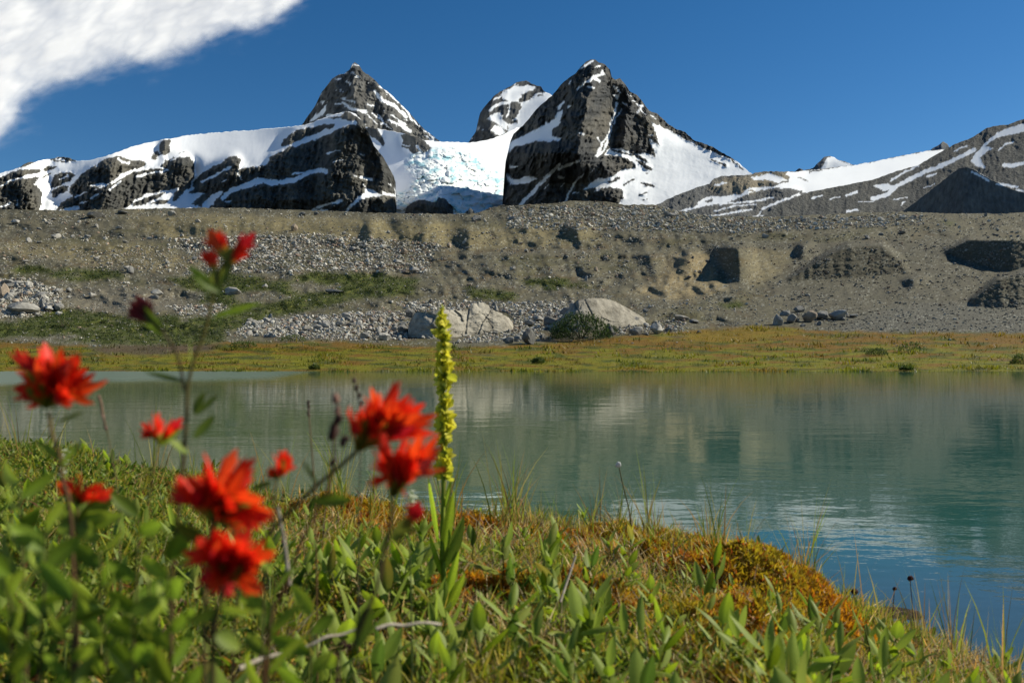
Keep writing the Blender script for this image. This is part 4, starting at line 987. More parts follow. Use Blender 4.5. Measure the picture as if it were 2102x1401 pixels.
# ---------------------------------------------------------------- cloud
def cloud():
    m, n, l = nodes_of('cloud_vapour')
    out = n.new('ShaderNodeOutputMaterial')
    at = n.new('ShaderNodeAttribute'); at.attribute_name = 'dens'
    df = n.new('ShaderNodeBsdfDiffuse'); df.inputs[0].default_value = (0.93, 0.93, 0.93, 1)
    tl = n.new('ShaderNodeBsdfTranslucent'); tl.inputs[0].default_value = (0.93, 0.93, 0.93, 1)
    ms = n.new('ShaderNodeMixShader'); ms.inputs[0].default_value = 0.92
    tr = n.new('ShaderNodeBsdfTransparent'); mx = n.new('ShaderNodeMixShader')
    l.new(df.outputs[0], ms.inputs[1]); l.new(tl.outputs[0], ms.inputs[2])
    l.new(at.outputs['Fac'], mx.inputs[0]); l.new(tr.outputs[0], mx.inputs[1]); l.new(ms.outputs[0], mx.inputs[2])
    l.new(mx.outputs[0], out.inputs[0])
    P = [(-700, -500), (720, -500), (640, -40), (622, 0), (590, 25), (545, 40), (520, 62), (440, 62), (400, 100), (345, 112), (330, 140), (240, 140), (150, 160), (100, 190), (40, 200), (25, 245), (80, 262), (20, 275), (-30, 290), (-120, 300), (-300, 260), (-700, 200)]
    us = np.arange(-640, 760, 3.0); ys = np.arange(320, -420, -3.0)
    U, Y = np.meshgrid(us, ys)
    for k in range(2):
        H = 2300.0+70*k
        wx = 46*fbm(U/70+k*0.15, Y/55, 7, 600, 0.68); wy = 34*fbm(U/70+k*0.15, Y/45, 7, 610, 0.68)
        body = blur2(paint(U+wx*0.5, Y+wy*0.5, [(1.0, None, P, None)], 0), 9)
        f = body + 0.42*fbm((U+wx*0.4)/105, (Y+wy*0.4)/78, 6, 620+k*3, 0.58)
        tex = 0.70+0.45*np.abs(fbm((U+Y*0.4)/110, (Y+U*0.25)/70, 4, 625, 0.5))*2-0.25*np.clip(fbm(U/170, Y/90, 4, 640), 0, 1)*2
        dens = sm(0.30, 0.92, f)**1.2*np.clip(tex, 0.35, 1.05)*0.93
        haze = 0.14*sm(0.12, 0.5, f)*np.clip(0.4+fbm((U-Y)/60, (Y+U*0.3)/16, 5, 650), 0, 1)
        dens = np.clip(np.maximum(dens, haze), 0, 0.93)*(1.0 if k == 0 else 0.4)*(body > 0.001)
        Hh = H + 40*fbm(U/240, Y/160, 2, 660+k)
        d = (Hh-CAM_Z)*F_PX/(HOR-Y)
        V = Wn(U, Y, d)
        me = mk_mesh('cloud_layer', V, grid_faces(*U.shape), True, None, {'dens': dens})
        if k == 0:
            root = link('cloud', None, kind='structure', label='white ragged cloud filling the upper left corner of the sky')
        link('vapour_layer', me, m, parent=root)
cloud()

# ---------------------------------------------------------------- lake
def lake():
    m, n, l = nodes_of('glacial_water')
    out = n.new('ShaderNodeOutputMaterial'); b = n.new('ShaderNodeBsdfPrincipled')
    b.inputs['IOR'].default_value = 1.333; b.inputs['Specular IOR Level'].default_value = 0.5
    at = n.new('ShaderNodeAttribute'); at.attribute_name = 'Col'; l.new(at.outputs['Color'], b.inputs['Base Color'])
    rf = n.new('ShaderNodeAttribute'); rf.attribute_name = 'ruffle'
    mr = n.new('ShaderNodeMapRange'); mr.inputs['To Min'].default_value = 0.03; mr.inputs['To Max'].default_value = 0.30; l.new(rf.outputs['Fac'], mr.inputs['Value']); l.new(mr.outputs[0], b.inputs['Roughness'])
    tc = n.new('ShaderNodeTexCoord')
    def nz(scale, sx, sy, det):
        mp = n.new('ShaderNodeMapping'); mp.inputs['Scale'].default_value = (sx, sy, 1); mp.inputs['Rotation'].default_value = (0, 0, math.radians(8))
        l.new(tc.outputs['Object'], mp.inputs['Vector'])
        t = n.new('ShaderNodeTexNoise'); t.inputs['Scale'].default_value = scale; t.inputs['Detail'].default_value = det; t.inputs['Roughness'].default_value = 0.55
        l.new(mp.outputs[0], t.inputs['Vector']); return t
    a = nz(0.9, 0.8, 1.6, 3); c = nz(5.0, 0.7, 1.3, 3); e = nz(17.0, 0.8, 1.2, 2)
    ww = nz(0.12, 0.6, 1.5, 3)
    b1 = n.new('ShaderNodeBump'); b1.inputs['Distance'].default_value = 0.007; b1.inputs['Strength'].default_value = 1; l.new(a.outputs[0], b1.inputs['Height'])
    b2 = n.new('ShaderNodeBump'); b2.inputs['Distance'].default_value = 0.0022; l.new(c.outputs[0], b2.inputs['Height']); l.new(b1.outputs[0], b2.inputs['Normal'])
    m3 = n.new('ShaderNodeMapRange'); m3.inputs['From Min'].default_value = 0.35; m3.inputs['From Max'].default_value = 0.65; m3.inputs['To Min'].default_value = 0.25; l.new(ww.outputs[0], m3.inputs['Value']); l.new(m3.outputs[0], b2.inputs['Strength'])
    b3 = n.new('ShaderNodeBump'); b3.inputs['Distance'].default_value = 0.0006; l.new(e.outputs[0], b3.inputs['Height']); l.new(b2.outputs[0], b3.inputs['Normal']); l.new(m3.outputs[0], b3.inputs['Strength'])
    l.new(b3.outputs[0], b.inputs['Normal']); l.new(b.outputs[0], out.inputs[0])
    us = np.arange(-1500, 3600, 12.0)
    ds = np.concatenate([np.linspace(1.5, 12, 60), np.linspace(12.4, 60, 90)])
    U, Dd = np.meshgrid(us, ds)
    V = Wn(U, U*0, Dd); V[..., 2] = 0
    row = HOR+1.2*F_PX/Dd
    # wind-ruffled strip along the far left shore
    edge = np.interp(U, [-400, 0, 150, 300, 420, 560, 640], [835, 790, 786, 782, 782, 776, 760])
    ruf = sm(9, -9, row-edge+2*fbm(U/60, Dd/3, 3, 701))*(U < 660)
    base = mixc(np.array((0.080, 0.125, 0.068)), np.array((0.022, 0.088, 0.072)), sm(700, 1900, U+Dd*0-(row-900)*-1.1))
    base = mixc(base, np.array((0.035, 0.07, 0.085)), sm(1080, 1250, row))
    me = mk_mesh('lake', V, grid_faces(*U.shape), True, base, {'ruffle': ruf})
    link('water', me, m, kind='structure', label='milky green glacial lake between the flowery bank and the far meadow')
lake()

# ---------------------------------------------------------------- near bank
EDGE = [(-2600, 840, .8), (-900, 850, .8), (-300, 905, .76), (0, 940, .70), (300, 995, .62), (600, 1050, .5), (900, 1085, .42), (1200, 1085, .36), (1450, 1140, .3), (1600, 1180, .27), (1680, 1215, .22), (1760, 1265, .13), (1900, 1325, .08), (2102, 1410, .05), (2500, 1520, 0.05), (4600, 2000, 0.05)]
def edge_d(u):
    z = np.interp(u, [e[0] for e in EDGE], [e[2] for e in EDGE]); r = np.interp(u, [e[0] for e in EDGE], [e[1] for e in EDGE])
    return (CAM_Z-z)*F_PX/(r-HOR), z
MOUNDS = [(1590, 2.75, 0.34, 0.045), (1480, 2.95, 0.34, 0.045), (1370, 3.25, 0.30, 0.04), (1660, 2.6, 0.24, 0.03), (790, 3.3, 0.30, 0.06), (1010, 3.4, 0.25, 0.05), (1240, 3.3, 0.22, 0.05), (1180, 2.3, 0.2, 0.05), (900, 2.2, 0.18, 0.05), (1430, 2.1, 0.2, 0.05), (640, 3.2, 0.2, 0.04)]
def moss_mask(x, y):
    m = 0
    for u, d, r, a in MOUNDS:
        cx = (u-CX)/F_PX*d; m = m + np.exp(-(((x-cx)/r)**2+((y-d)/r)**2)**1.3)
    return np.clip(m*1.15, 0, 1)
def mound_h(x, y):
    m = 0
    for u, d, r, a in MOUNDS:
        cx = (u-CX)/F_PX*d; m = m + a*np.exp(-(((x-cx)/r)**2+((y-d)/r)**2)**1.3)
    return m
def ground_z(x, y):
    x = np.asarray(x, float); y = np.maximum(np.asarray(y, float), 0.05)
    u = CX+F_PX*x/y
    ed, ez = edge_d(np.clip(u, -2600, 4600))
    t = sm(0.7, 1.0, y/ed*1.0)
    near = 0.60 + 0.06*sm(0, -1.5, x) - 0.12*sm(0.4, 1.6, x)
    k = np.clip((y-0.5)/np.maximum(ed-0.5, 0.3), 0, 1)
    z = near*(1-k) + ez*k
    z = z + 0.055*fbm(x*2.4, y*2.4, 4, 801) + 0.07*np.clip(fbm(x*5, y*5, 3, 802), -0.2, 1)*sm(0.02, 0.2, z)
    z = z + mound_h(x, y)
    over = y-ed-0.05*fbm(x*6, y*6, 3, 803)
    z = np.where(over > 0, z*np.exp(-(over/0.07)**2) - 0.35*sm(0.0, 0.6, over), z)
    return z
def bank():
    us = np.concatenate([np.arange(-2600, -300, 25.0), np.arange(-300, 2400, 5.0), np.arange(2400, 4600, 25.0)])
    ds = np.concatenate([np.linspace(0.25, 1.2, 50), np.linspace(1.22, 5.2, 260), np.linspace(5.3, 9, 8)])
    U, D = np.meshgrid(us, ds); X = (U-CX)/F_PX*D
    Z = ground_z(X, D)
    V = np.stack([X, D, Z], -1)
    g = fbm(X*4, D*4, 4, 810); g2 = fbm(X*14, D*14, 3, 811)
    # flat ground behind the camera
    back = V[0].copy(); back[:, 1] = 0.0; back[:, 0] *= 3; back2 = back.copy(); back2[:, 1] = -25; back2[:, 0] *= 20
    V = np.concatenate([back2[None], back[None], V], 0)
    col = mixc(np.array((0.06, 0.04, 0.018)), np.array((0.13, 0.08, 0.015)), sm(-0.3, 0.4, g))
    col = mixc(col, np.array((0.02, 0.014, 0.01)), sm(0, 0.5, g2)*0.7)
    col = mixc(col, np.array((0.34, 0.16, 0.012)), 0.8*moss_mask(X, D)*sm(-0.4, 0.2, g2))
    col = np.concatenate([col[:1], col[:1], col], 0)
    me = mk_mesh('bank', V, grid_faces(V.shape[0], V.shape[1]), True, col)
    link('ground', me, ground_mat('peaty_soil', 30, 0.01, 0.95, 0.4, 0.1), kind='structure', label='mossy peat bank in the foreground')
bank()

def scatter(n, fn, umin=-150, umax=2250, dmin=0.75, seed=1):
    """random feet on the bank, even in the picture; fn(u,k)->probability, k = 0 near .. 1 at the water's edge"""
    r = np.random.default_rng(seed)
    u = r.uniform(umin, umax, n*6); ed, ez = edge_d(u)
    rr = r.uniform(0, 1, n*6)
    rowe = HOR+(CAM_Z-ez)*F_PX/ed; row = rowe+(1560-rowe)*rr
    zz = 0.6; dd = np.clip((CAM_Z-zz)*F_PX/(row-HOR), dmin, 9)
    k = np.clip((row-rowe)/(1560-rowe), 0, 1)
    d = ed*(1-k)+np.minimum(dd, ed)*k
    d = np.clip(d, dmin, ed*0.99)
    x = (u-CX)/F_PX*d
    keep = r.uniform(0, 1, n*6) < fn(u, 1-k, x, d)
    x = x[keep][:n]; d = d[keep][:n]; u = u[keep][:n]
    return x, d, u, ground_z(x, d)

def ground_cover():
    r = np.random.default_rng(21)
    # cushion moss: short dense golden shoots
    mo = lambda u, k, x, d: np.clip(0.18+0.4*sm(0.0, 0.35, fbm(x*2.6, d*2.6, 3, 820)) + 1.0*moss_mask(x, d), 0, 1)*(1-sm(1700, 1850, u)*0.6)
    x, d, u, z = scatter(90000, mo, seed=31)
    n = len(x); t = r.uniform(0, 1, n); g = fbm(x*3, d*3, 3, 821)
    C1 = mixc(np.array((0.62, 0.28, 0.010)), np.array((0.50, 0.38, 0.02)), sm(-0.3, 0.3, g+0.3*(t-0.5)))
    C1 = np.where((r.uniform(0, 1, n) < 0.12)[:, None], np.array((0.48, 0.13, 0.02)), C1)*r.uniform(0.7, 1.35, n)[:, None]
    mound = np.clip(fbm(x*9, d*9, 3, 822), 0, 1)*0.05 + 0.05*np.exp(-((u-1560)/140)**2)
    H = r.uniform(0.012, 0.032, n); P = np.stack([x, d, z+mound-0.004], -1)
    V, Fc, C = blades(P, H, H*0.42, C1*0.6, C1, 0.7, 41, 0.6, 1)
    # the moss body under the shoots
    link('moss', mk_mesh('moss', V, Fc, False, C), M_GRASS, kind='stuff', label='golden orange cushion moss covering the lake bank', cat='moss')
    # dead straw and thin sedge
    x, d, u, z = scatter(32000, lambda u, k, x, d: (0.2+0.8*sm(-0.2, 0.3, fbm(x*3, d*3, 3, 830)))*(1-0.85*moss_mask(x, d)), seed=32)
    n = len(x); C1 = pal(r, n, [(0.80, 0.64, 0.34), (0.64, 0.46, 0.18), (0.32, 0.25, 0.17), (0.70, 0.38, 0.09)], None, 0.3)
    H = r.uniform(0.04, 0.13, n); P = np.stack([x, d, z], -1)
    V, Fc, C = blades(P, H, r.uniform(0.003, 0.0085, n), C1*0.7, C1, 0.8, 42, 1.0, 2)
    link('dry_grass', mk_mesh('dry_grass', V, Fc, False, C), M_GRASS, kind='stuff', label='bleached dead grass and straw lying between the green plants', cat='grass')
    # green sedge
    gf = lambda u, k, x, d: np.clip(0.10+0.9*sm(-0.05, 0.3, fbm(x*2.4, d*2.4, 3, 840)) + 0.2*sm(900, 300, u), 0, 1)*(1-0.85*moss_mask(x, d))
    x, d, u, z = scatter(24000, gf, seed=33)
    n = len(x); C1 = pal(r, n, [(0.30, 0.35, 0.02), (0.44, 0.42, 0.03), (0.17, 0.25, 0.02), (0.52, 0.42, 0.06)], None, 0.25)
    H = r.uniform(0.04, 0.14, n); P = np.stack([x, d, z], -1)
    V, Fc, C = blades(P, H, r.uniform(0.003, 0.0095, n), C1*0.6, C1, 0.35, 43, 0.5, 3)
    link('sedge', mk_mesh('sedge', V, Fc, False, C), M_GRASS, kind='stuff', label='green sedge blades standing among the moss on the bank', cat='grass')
    # tall thin blades along the water's edge
    us = r.uniform(-150, 2150, 4600); ed, ez = edge_d(us); dd = ed*r.uniform(0.88, 1.0, 4600)
    clump = sm(-0.05, 0.35, pn(us/60, us*0, 845)) ; kk = r.uniform(0, 1, 4600) < clump*0.75+0.05; us = us[kk]; dd = dd[kk]; n = len(us)
    x = (us-CX)/F_PX*dd; z = ground_z(x, dd)
    C1 = pal(r, n, [(0.30, 0.34, 0.04), (0.42, 0.34, 0.09), (0.20, 0.27, 0.03), (0.40, 0.24, 0.08)], None, 0.25)
    H = (0.07+0.30*r.uniform(0, 1, n)**1.8)*(0.7+0.5*sm(-0.2, 0.3, pn(us/90, us*0+4, 846))); P = np.stack([x, dd, z], -1)
    V, Fc, C = blades(P, H, r.uniform(0.003, 0.0075, n), C1*0.8, C1, 0.16, 44, 0.35, 4)
    link('tall_sedge', mk_mesh('tall_sedge', V, Fc, False, C), M_GRASS, kind='stuff', label='tall thin sedge blades standing out against the water', cat='grass')
    # small-leaved low shrub mat
    x, d, u, z = scatter(24000, lambda u, k, x, d: np.clip(0.05+0.4*sm(0, 0.4, fbm(x*3, d*3, 3, 850))+0.6*sm(800, 200, u), 0, 1)*(1-0.9*moss_mask(x, d)), seed=34)
    n = len(x); C1 = pal(r, n, [(0.08, 0.14, 0.012), (0.13, 0.19, 0.018), (0.20, 0.24, 0.03), (0.14, 0.06, 0.02)], [0.4, 0.33, 0.17, 0.1], 0.3)
    H = r.uniform(0.010, 0.028, n); P = np.stack([x, d, z+r.uniform(0, 0.07, n)*sm(1000, 300, u)+r.uniform(0, 0.035, n)], -1)
    V, Fc, C = blades(P, H, H*0.55, C1, C1*1.1, 1.1, 45, 0.5, 2)
    link('low_shrub', mk_mesh('low_shrub', V, Fc, False, C), M_GRASS, kind='stuff', label='dense mat of small green leaves under the taller plants', cat='ground cover')
ground_cover()

def low_willow():
    r = np.random.default_rng(77)
    f = lambda u, k, x, d: np.clip(0.02+0.5*sm(0.7, 0.15, k)+0.28*sm(0.0, 0.35, fbm(x*2.1, d*2.1, 2, 871))+0.6*sm(800, 200, u), 0, 1)*(1-0.93*moss_mask(x, d))
    x, d, u, z = scatter(2600, f, seed=61, dmin=0.7)
    n = len(x); m = 8; N = n*m
    az = r.uniform(0, 6.283, N); el = r.uniform(0.3, 1.35, N); L = r.uniform(0.014, 0.042, N)*np.repeat(r.uniform(0.7, 1.15, n), m); w = L*r.uniform(0.26, 0.38, N)
    hh = np.repeat(r.uniform(0.02, 0.085, n), m)*r.uniform(0.2, 1, N)
    B = np.repeat(np.stack([x, d, z], -1), m, 0) + np.stack([r.normal(0, 0.012, N), r.normal(0, 0.012, N), hh], -1)
    D = np.stack([np.cos(az)*np.cos(el), np.sin(az)*np.cos(el), np.sin(el)], -1); S = np.stack([-np.sin(az), np.cos(az), az*0], -1); Up = np.cross(D, S)
    c = pal(r, N, [(0.15, 0.23, 0.012), (0.24, 0.33, 0.02), (0.34, 0.40, 0.05), (0.09, 0.14, 0.012), (0.38, 0.20, 0.03)], [0.36, 0.3, 0.14, 0.14, 0.06], 0.25)
    V = []; C = []
    for t, q in ((0, 0.06), (0.28, 0.8), (0.58, 1.0), (0.84, 0.6), (1.0, 0.03)):
        p = B + D*(L*t)[:, None] - Up*(L*0.22*t*t)[:, None]
        for sgn in (-1, 0, 1):
            V.append(p + S*(w*0.5*q*sgn)[:, None] + Up*(abs(sgn)*w*0.18*q)[:, None]); C.append(c*(1.3 if sgn == 0 else 0.95))
    V = np.stack(V, 1).reshape(-1, 3); C = np.stack(C, 1).reshape(-1, 3)
    q = grid_faces(5, 3); Fc = (q[None]+(np.arange(N)*15)[:, None, None]).reshape(-1, 4)
    m_ = leaf_mat('willow_leaf', 0.5, 0.55, (0.30, 0.38, 0.06), 0.0)
    link('low_willow', mk_mesh('low_willow', V, Fc, True, C), m_, kind='stuff', label='creeping willow with crowded small oval leaves covering the bank', cat='ground cover')
low_willow()

# ---------------------------------------------------------------- leafy plants
def leaf_mesh(name, L, Wd, bend, fold, c0, c1, seg=6, seed=0, tip=1.3, wave=0.0):
    """a leaf growing from the origin along +Z, its face towards -Y"""
    r = np.random.default_rng(seed)
    V = []; C = []
    for i in range(seg+1):
        t = i/seg
        w = Wd*0.5*(math.sin(math.pi*min(1, t**0.85))**0.75 if 0 < t < 1 else 0.02)*(1.0 if t < 0.6 else (1-(t-0.6)/0.4*0.0)**tip)
        y = -bend*L*t*t; z = L*(t-0.25*abs(bend)*t*t)
        for s in (-1, -0.5, 0, 0.5, 1):
            V.append((s*w, y-fold*abs(s)*w+wave*L*0.1*math.sin(t*9+s), z))
            C.append(np.array(c0)*(1-t)+np.array(c1)*t if s else (np.array(c0)*(1-t)+np.array(c1)*t)*1.35)
    me = mk_mesh(name, V, grid_faces(seg+1, 5), True, C)
    return me
M_LEAF = leaf_mat('green_leaf', 0.5, 0.55, (0.30, 0.38, 0.06), 0.35)
M_STEM = leaf_mat('plant_stem', 0.05, 0.9, None, 0.2)
def tube(name, pts, r0, r1, col0, col1, sides=7, sub=5):
    """a smooth tapering stem through the points"""
    P = [Vector(p) for p in pts]; Q = []
    E = [P[0]*2-P[1]] + P + [P[-1]*2-P[-2]]
    for i in range(1, len(E)-2):
        for k in range(sub):
            t = k/sub; a, b, c, d = E[i-1], E[i], E[i+1], E[i+2]
            Q.append(0.5*((2*b)+(c-a)*t+(2*a-5*b+4*c-d)*t*t+(3*b-a-3*c+d)*t**3))
    Q.append(P[-1]); V = []; C = []
    for i, q in enumerate(Q):
        tg = (Q[min(i+1, len(Q)-1)]-Q[max(i-1, 0)]).normalized()
        a = tg.orthogonal().normalized() if i == 0 else (a - tg*a.dot(tg)).normalized()
        b = tg.cross(a); t = i/(len(Q)-1); rr = r0*(1-t)+r1*t
        for k in range(sides):
            an = 2*math.pi*k/sides; V.append(q+(a*math.cos(an)+b*math.sin(an))*rr); C.append(np.array(col0)*(1-t)+np.array(col1)*t)
    n = len(Q); Fc = []
    for i in range(n-1):
        for k in range(sides):
            k2 = (k+1) % sides; Fc.append((i*sides+k, i*sides+k2, (i+1)*sides+k2, (i+1)*sides+k))
    return mk_mesh(name, [v[:] for v in V], Fc, True, C)
G1, G2 = (0.19, 0.28, 0.010), (0.33, 0.43, 0.022)
LEAVES = [leaf_mesh('oval_leaf', 1, 0.34, 0.18, 0.35, G1, G2, seed=1), leaf_mesh('oval_leaf', 1, 0.28, 0.35, 0.5, G1, (0.16, 0.22, 0.03), seed=2),
          leaf_mesh('oval_leaf', 1, 0.40, 0.10, 0.25, (0.10, 0.16, 0.02), G2, seed=3), leaf_mesh('oval_leaf', 1, 0.30, -0.12, 0.4, (0.06, 0.11, 0.015), (0.10, 0.17, 0.02), seed=4),
          leaf_mesh('oval_leaf', 1, 0.30, 0.30, 0.3, (0.17, 0.19, 0.03), (0.26, 0.20, 0.03), seed=5)]
for me in LEAVES: me.materials.append(M_LEAF)
def place_leaf(name, me, base, direction, roll, scale, parent, up=Vector((0, 0, 1)), wscale=1.0, mat=None, label=None):
    d = Vector(direction).normalized(); q = d.to_track_quat('Z', 'Y') @ Quaternion((0, 0, 1), roll)
    o = link(name, me, mat, parent=parent)
    o.matrix_local = Matrix.Translation(base) @ q.to_matrix().to_4x4() @ Matrix.Diagonal((scale*wscale, scale, scale, 1))
    if label: o['label'] = label
    return o
def outward(az, el, radius=0):
    return Vector((math.cos(az)*math.cos(el), math.sin(az)*math.cos(el), math.sin(el)))
def leaf_out(me, base, az, el, scale, parent, wscale=1.0, name='leaf', mat=None):
    """leaf pointing out at azimuth az, raised by el, its upper face towards the stem/sky"""
    d = outward(az, el)
    # local -Y (face) should point down/out; build frame
    z = d; side = Vector((-math.sin(az), math.cos(az), 0)); y = z.cross(side)          # y points inwards/up
    M = Matrix((side, y, z)).transposed().to_4x4()
    o = link(name, me, mat, parent=parent)
    o.matrix_local = Matrix.Translation(base) @ M @ Matrix.Diagonal((scale*wscale, scale, scale, 1))
    return o
SPRIG_STEMS = []
for i in range(4):
    me = tube('sprig_stem', [(0, 0, -0.2), (0.05*(i-1.5), 0.03*i, 0.4), (0.04*i, -0.04, 1.0)], 0.028, 0.012, (0.14, 0.06, 0.03), (0.13, 0.16, 0.03), 6, 3)
    me.materials.append(M_STEM); SPRIG_STEMS.append(me)
def make_sprig(seed):
    r = random.Random(seed)
    root = link('leafy_plant', None)
    st = link('stem', SPRIG_STEMS[seed % 4], parent=root)
    n = r.choice((6, 7, 8)); az = r.uniform(0, 6.28)
    for i in range(n):
        t = 0.25+0.75*i/(n-1); az += 2.4+r.uniform(-0.4, 0.4)
        x = 0.05*((seed % 4)-1.5)*min(1, t)*1.0
        leaf_out(LEAVES[r.choice((0, 1, 2, 3, 0, 2))] if r.random() > 0.13 else LEAVES[4], Vector((x*0.7, 0, t)), az, math.radians(25+45*t+r.uniform(-15, 15)), r.uniform(0.5, 0.8)*(1.15-0.3*t), root, r.uniform(0.85, 1.1))
    return root
SPRIGS = [make_sprig(k) for k in range(10)]
used = set()
def copy_tree(o, parent=None):
    c = o.copy(); scene.collection.objects.link(c); c.parent = parent
    for ch in o.children: copy_tree(ch, c)
    return c
def place_sprig(k, x, y, h, label, group, z=None, tilt=0.18):
    o = SPRIGS[k]
    if k in used: o = copy_tree(o)
    used.add(k)
    z = float(ground_z(x, y)) if z is None else z
    o.location = (x, y, z-0.01); o.scale = (h, h, h)
    o.rotation_euler = (random.gauss(0, tilt), random.gauss(0, tilt), random.uniform(0, 6.28))
    o['label'] = label; o['category'] = 'plant'
    if group: o['group'] = group
    return o
def sprig_words(px, d, h):
    places = [(130, 'under the big left flower'), (330, 'left of the nearest bloom'), (480, 'under the nearest red bloom'), (640, 'around the pale dead twig'),
              (860, 'under the right pair of red flowers'), (980, 'around the foot of the yellow-green spike'), (1120, 'right of the yellow-green spike'), (1270, 'in the middle right turf'), (1420, 'left of the orange moss mound'),
              (1560, 'on the orange moss mound'), (1700, 'right of the orange moss'), (1880, 'below the dark flower buttons'), (9999, 'in the lower right corner')]
    w = next(t for x, t in places if px < x)
    k = 'at the water side' if d > 2.9 else 'halfway down the bank' if d > 1.9 else 'low in front' if d > 1.25 else 'by the lower edge'
    return '%s sprig %s, %s' % ('tall' if h > 0.115 else 'short', w, k), 'green sprigs on the near bank'
def sprigs():
    f = lambda u, k, x, d: np.clip(0.12 + 0.9*sm(0.75, 0.2, k) + 0.25*sm(-0.2, 0.3, fbm(x*2, d*2, 2, 870)), 0, 1)*(1-0.9*moss_mask(x, d)*(d > 2.4))
    x, d, u, z = scatter(262, f, -80, 2180, 0.85, seed=51)
    for i in range(len(x)):
        px = u[i]; far = d[i] > 2.3
        h = random.uniform(0.09, 0.15)*(0.8 if far else 1.0)
        lab, g = sprig_words(px, d[i], h)
        place_sprig(random.randrange(10), float(x[i]), float(d[i]), h, lab, g, float(z[i]))
sprigs()
# ---------------------------------------------------------------- flowers
RED_A, RED_B, RED_C = (0.85, 0.035, 0.010), (0.90, 0.085, 0.012), (0.62, 0.016, 0.022)
BASE_G = (0.26, 0.26, 0.03)
M_PETAL = leaf_mat('red_bract', 0.5, 0.5, None, 0.18)
def bract_mesh(name, col, base, wdt, cup, bend, seed, lobes=True):
    """a bract: a keeled blade, its tip split into a long middle and two narrow side lobes"""
    r = random.Random(seed); V = []; C = []; Fs = []
    def strip(x0, x1, z0, z1, w0, w1, seg, off):
        n0 = len(V)
        for i in range(seg+1):
            t = i/seg; z = z0+(z1-z0)*t; cx = x0+(x1-x0)*(t**1.2)
            w = (w0*(1-t)+w1*t)*(0.5+0.7*math.sin(math.pi*min(t*0.80+0.05, 1)))*(1 if t < 0.7 else math.sqrt(max(0.03, 1-((t-0.7)/0.31)**2)))*0.5
            y = -bend*z*z-off*t*0.08; k = float(sm(0.15, 0.5, z))
            for s in (-1, 0, 1):
                V.append((cx+s*w, y+cup*abs(s)*w*0.8, z)); c = np.array(base)*(1-k)+np.array(col)*k
                C.append(c*(0.85 if s else 1.1)*(1.0-0.12*off))
        Fs.append(grid_faces(seg+1, 3)+n0)
    strip(0, 0, 0, 1.0, wdt, wdt*0.85, 8, 0)
    if lobes:
        a = r.uniform(0.75, 1.0); b = r.uniform(0.68, 0.95)
        strip(-wdt*0.20, -wdt*r.uniform(0.65, 1.0), 0.40, a, wdt*0.50, wdt*0.34, 5, 1); strip(wdt*0.20, wdt*r.uniform(0.65, 1.0), 0.42, b, wdt*0.50, wdt*0.34, 5, -1)
    me = mk_mesh(name, V, np.concatenate(Fs), True, C); me.materials.append(M_PETAL); return me
BR = [bract_mesh('bract', c, BASE_G, 0.25, cu, bd, i) for i, (c, cu, bd) in enumerate([(RED_A, 0.7, 0.10), (RED_B, 0.5, 0.15), (RED_A, 1.0, -0.06), (RED_C, 0.6, 0.12), (RED_B, 0.8, -0.1), (RED_A, 0.3, 0.2)])]
BR_DARK = bract_mesh('bract', (0.20, 0.02, 0.02), (0.08, 0.09, 0.02), 0.32, 0.8, 0.1, 9)
BR_GREEN = bract_mesh('bract', (0.22, 0.24, 0.03), (0.12, 0.16, 0.02), 0.26, 0.9, 0.05, 10, False)
LANCE = leaf_mesh('leaf', 1, 0.20, 0.18, 0.5, (0.10, 0.16, 0.015), (0.15, 0.22, 0.02), 8, 3); LANCE.materials.append(M_LEAF)
LANCE2 = leaf_mesh('leaf', 1, 0.26, -0.12, 0.4, (0.15, 0.22, 0.02), (0.25, 0.32, 0.03), 8, 4); LANCE2.materials.append(M_LEAF)

def span(name, me, p0, p1, wpx, d, parent, ratio=0.30, roll=None, dd=(0, 0)):
    """a blade-shaped part reaching from p0 to p1 (photo pixels at depth d+dd)"""
    a = W(p0[0], p0[1], d+dd[0]); b = W(p1[0], p1[1], d+dd[1]); v = b-a; L = v.length
    q = v.to_track_quat('Z', 'Y') @ Quaternion((0, 0, 1), random.uniform(-1.0, 1.0)+math.pi*random.choice((0, 0, 1)) if roll is None else roll)
    o = link(name, me, None, parent=parent)
    ws = (wpx*d/F_PX)/(ratio*L)
    # aim the flat side at least partly towards the camera
    x = (q @ Vector((0, -1, 0)))
    o.matrix_world = Matrix.Translation(a) @ q.to_matrix().to_4x4() @ Matrix.Diagonal((L*ws, L*max(0.6, min(1, ws)), L, 1))
    return o
def face_roll(p0, p1, d):
    v = (W(p1[0], p1[1], d)-W(p0[0], p0[1], d)); q = v.to_track_quat('Z', 'Y')
    # roll that turns local -Y towards the camera
    a = q @ Vector((0, -1, 0)); b = q @ Vector((1, 0, 0)); t = Vector((0, -1, 0))
    return math.atan2(t.dot(b), t.dot(a))
